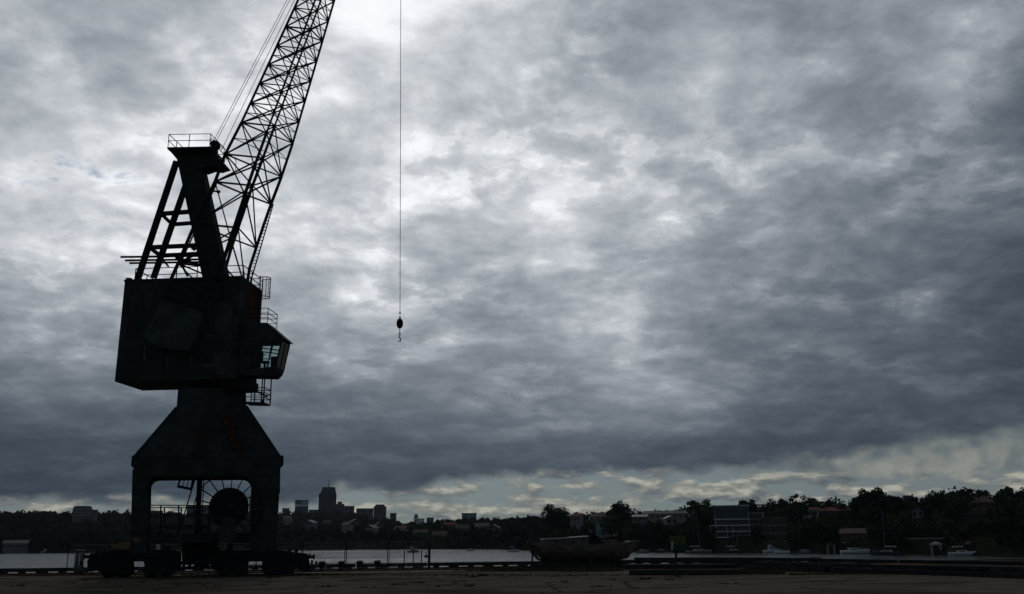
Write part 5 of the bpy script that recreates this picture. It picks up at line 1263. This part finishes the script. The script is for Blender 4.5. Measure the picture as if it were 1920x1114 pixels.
def yacht(px, py, lpx, mast_px, mast_py, label, heading=0.0, mats=None, flip=False, thick=.07):
    p = wpt(px, py); r = math.hypot(p.x, p.y); L = max(5, lpx / FPX * r); B = L * .30; D = L * .075 + .3; a = azp(px); rz = -a + heading + (math.pi if flip else 0)
    o = empty('sailing_yacht', p, label, 'yacht', 'boats moored along the far shore', rz); hm = mats or M_white
    hull_mesh(L, B, D).build('hull', hm, o, True, None, False)
    k = MB(); w = B * .26; k.loft([[Vector((x, y, z)) for y, z in ((-w, D), (-w * .8, zz), (w * .8, zz), (w, D))] for x, zz in ((-.2 * L, D + .45), (.12 * L, D + .42), (.26 * L, D + .08))]); cb = k.build('cabin', M_offw, o, False, None, False)
    for s in (-1, 1): MB().box((-.02 * L, s * w * .96, D + .24), (L * .22, .04, .14)).build('window', M_glass, cb, False, None, False)
    tip = atY(mast_px, mast_py, p.y); R = Matrix.Rotation(-rz, 3, 'Z'); tl = R @ (tip - p); foot = Vector((.05 * L, 0, D + .3))
    ms = MB(); ms.tube(foot, tl, thick, 6, thick * .6).build('mast', M_galv, o, False, None, False)
    MB().tube(foot + Vector((0, 0, .9)), Vector((-.38 * L, 0, D + 1.15)), .05, 6).build('boom', M_galv, o, False, None, False)
    MB().tube(foot + Vector((-.1, 0, 1.05)), Vector((-.36 * L, 0, D + 1.28)), .13, 8).build('furled_sail', M_offw, o, False, None, False)
    st = MB()
    for e in (Vector((.49 * L, 0, D * 1.3)), Vector((-.49 * L, 0, D))): st.tube(tl, e, .012, 3)
    st.build('stay', M_rope, o, False, None, False)
dkb = (pm('navy_hull', (.03, .04, .06), .4), M_offw); grb = (pm('grey_hull', (.16, .17, .18), .5), M_offw)
motorboat(85.5, 1037, 15, 'white cruiser lying at the foot of the left hill', .1, 1.2)
motorboat(667, 1029.5, 9, 'tiny dark launch in front of the middle shore, leftmost', .2, 1, dkb)
motorboat(702, 1030, 22, 'white motor boat in front of the middle shore beside the tiny launch', -.1)
motorboat(774.5, 1036, 21, 'moored launch with tall wheelhouse and mast behind the stanchions', .15, 1.6, grb)
motorboat(881, 1033.5, 13, 'white launch tied at the dark jetty', 0)
yacht(963, 1035, 12, 962.5, 1004, 'small white yacht moored left of the wooden boat', .2)
motorboat(1206, 1037.5, 22, 'grey launch just right of the wooden boat', .1, 1, grb)
motorboat(1240, 1036, 18, 'low dark launch left of the notice board', -.2, 1, dkb)
yacht(1311, 1038, 46, 1305, 962, 'grey yacht with tall leaning mast right of the notice board', .1, grb[0])
yacht(1376, 1037, 34, 1391, 972, 'dark yacht whose mast crosses the apartment building', -.15, dkb[0])
motorboat(1448, 1036.5, 30, 'bright white cruiser in front of the grey flats', .25, 1.3)
motorboat(1467, 1038.5, 26, 'low white runabout right of the bright cruiser', .1, .5)
motorboat(1508, 1038, 22, 'grey motor boat under the gum trees', -.2, 1, grb)
motorboat(1560, 1036.5, 12, 'small white dinghy cruiser before the cream boathouse', .1)
motorboat(1604, 1039, 48, 'long low white motor cruiser before the brown house', .12, .6)
yacht(1663, 1041, 46, 1653.5, 957, 'dark-hulled yacht with pale leaning mast below the fig tree', -.1, dkb[0], True)
motorboat(1727, 1038.5, 26, 'grey covered launch left of the white boathouse', .3, .7, grb)
motorboat(1750, 1039, 34, 'white sloping cruiser in front of the white boathouse', .2, .7)
yacht(1806, 1042, 44, 1757, 978, 'white yacht with strongly raked mast right of the white boathouse', .08)
motorboat(1882, 1042, 24, 'small white cabin cruiser second from the right edge', .15, 1.2)
motorboat(1915, 1042, 20, 'white cabin cruiser cut by the right edge', -.1, 1.1)
def moorings():
    p = wpt(799, 1044.5); r = empty('mooring_buoy', p, 'dark mooring buoy on the water left of the thick post', 'buoy')
    MB().lathe(p, [(-.3, .3), (0, .62), (.35, .62), (.6, .3), (.65, .14), (1.2, .12), (1.3, .22), (1.45, .05)], 14).build('float', M_dark, r, True); MB().torus(p + Vector((0, 0, 1.5)), .14, .03, (0, 1, 0), 12, 5).build('ring', M_dark, r)
    def jetty(x0, x1, py, label):
        a, b = wpt(x0, py), wpt(x1, py); o = empty('jetty', a, label, 'jetty'); z = Vector((0, 0, .9)); d = (b - a); L = d.length; d.normalize()
        n = max(2, int(L / 3)); 
        for k in range(n): MB().beam(a + z + d * (L * k / n + .03), a + z + d * (L * (k + 1) / n - .03), 1.6, .14).build('deck_board', M_timber, o)
        for k in range(n + 1): q = a + d * (L * k / n); MB().tube(q - Vector((0, .6, .6)), q + Vector((0, -.6, 1.9)), .14, 7).build('pile', M_timber, o)
    jetty(888, 958, 1032.5, 'dark timber jetty in front of the middle shore')
    jetty(1478, 1700, 1034, 'long timber jetty with piles under the fig tree')
    q = random.Random(9)
moorings()

# ------------------------------------------------------------------ the damp air over the harbour
def haze():
    m = bpy.data.materials.new('harbour_air'); m.use_nodes = True; nt = m.node_tree
    nt.nodes.remove(nt.nodes['Principled BSDF']); v = nt.nodes.new('ShaderNodeVolumePrincipled')
    v.inputs['Color'].default_value = (.80, .88, 1.0, 1); v.inputs['Density'].default_value = .000032; v.inputs['Anisotropy'].default_value = 0.2
    nt.links.new(v.outputs[0], nt.nodes['Material Output'].inputs['Volume'])
    mb = MB(); mb.box((0, 1000, 70), (3200, 2300, 156)); o = mb.build('haze', m); tag(o, kind='stuff')
haze()
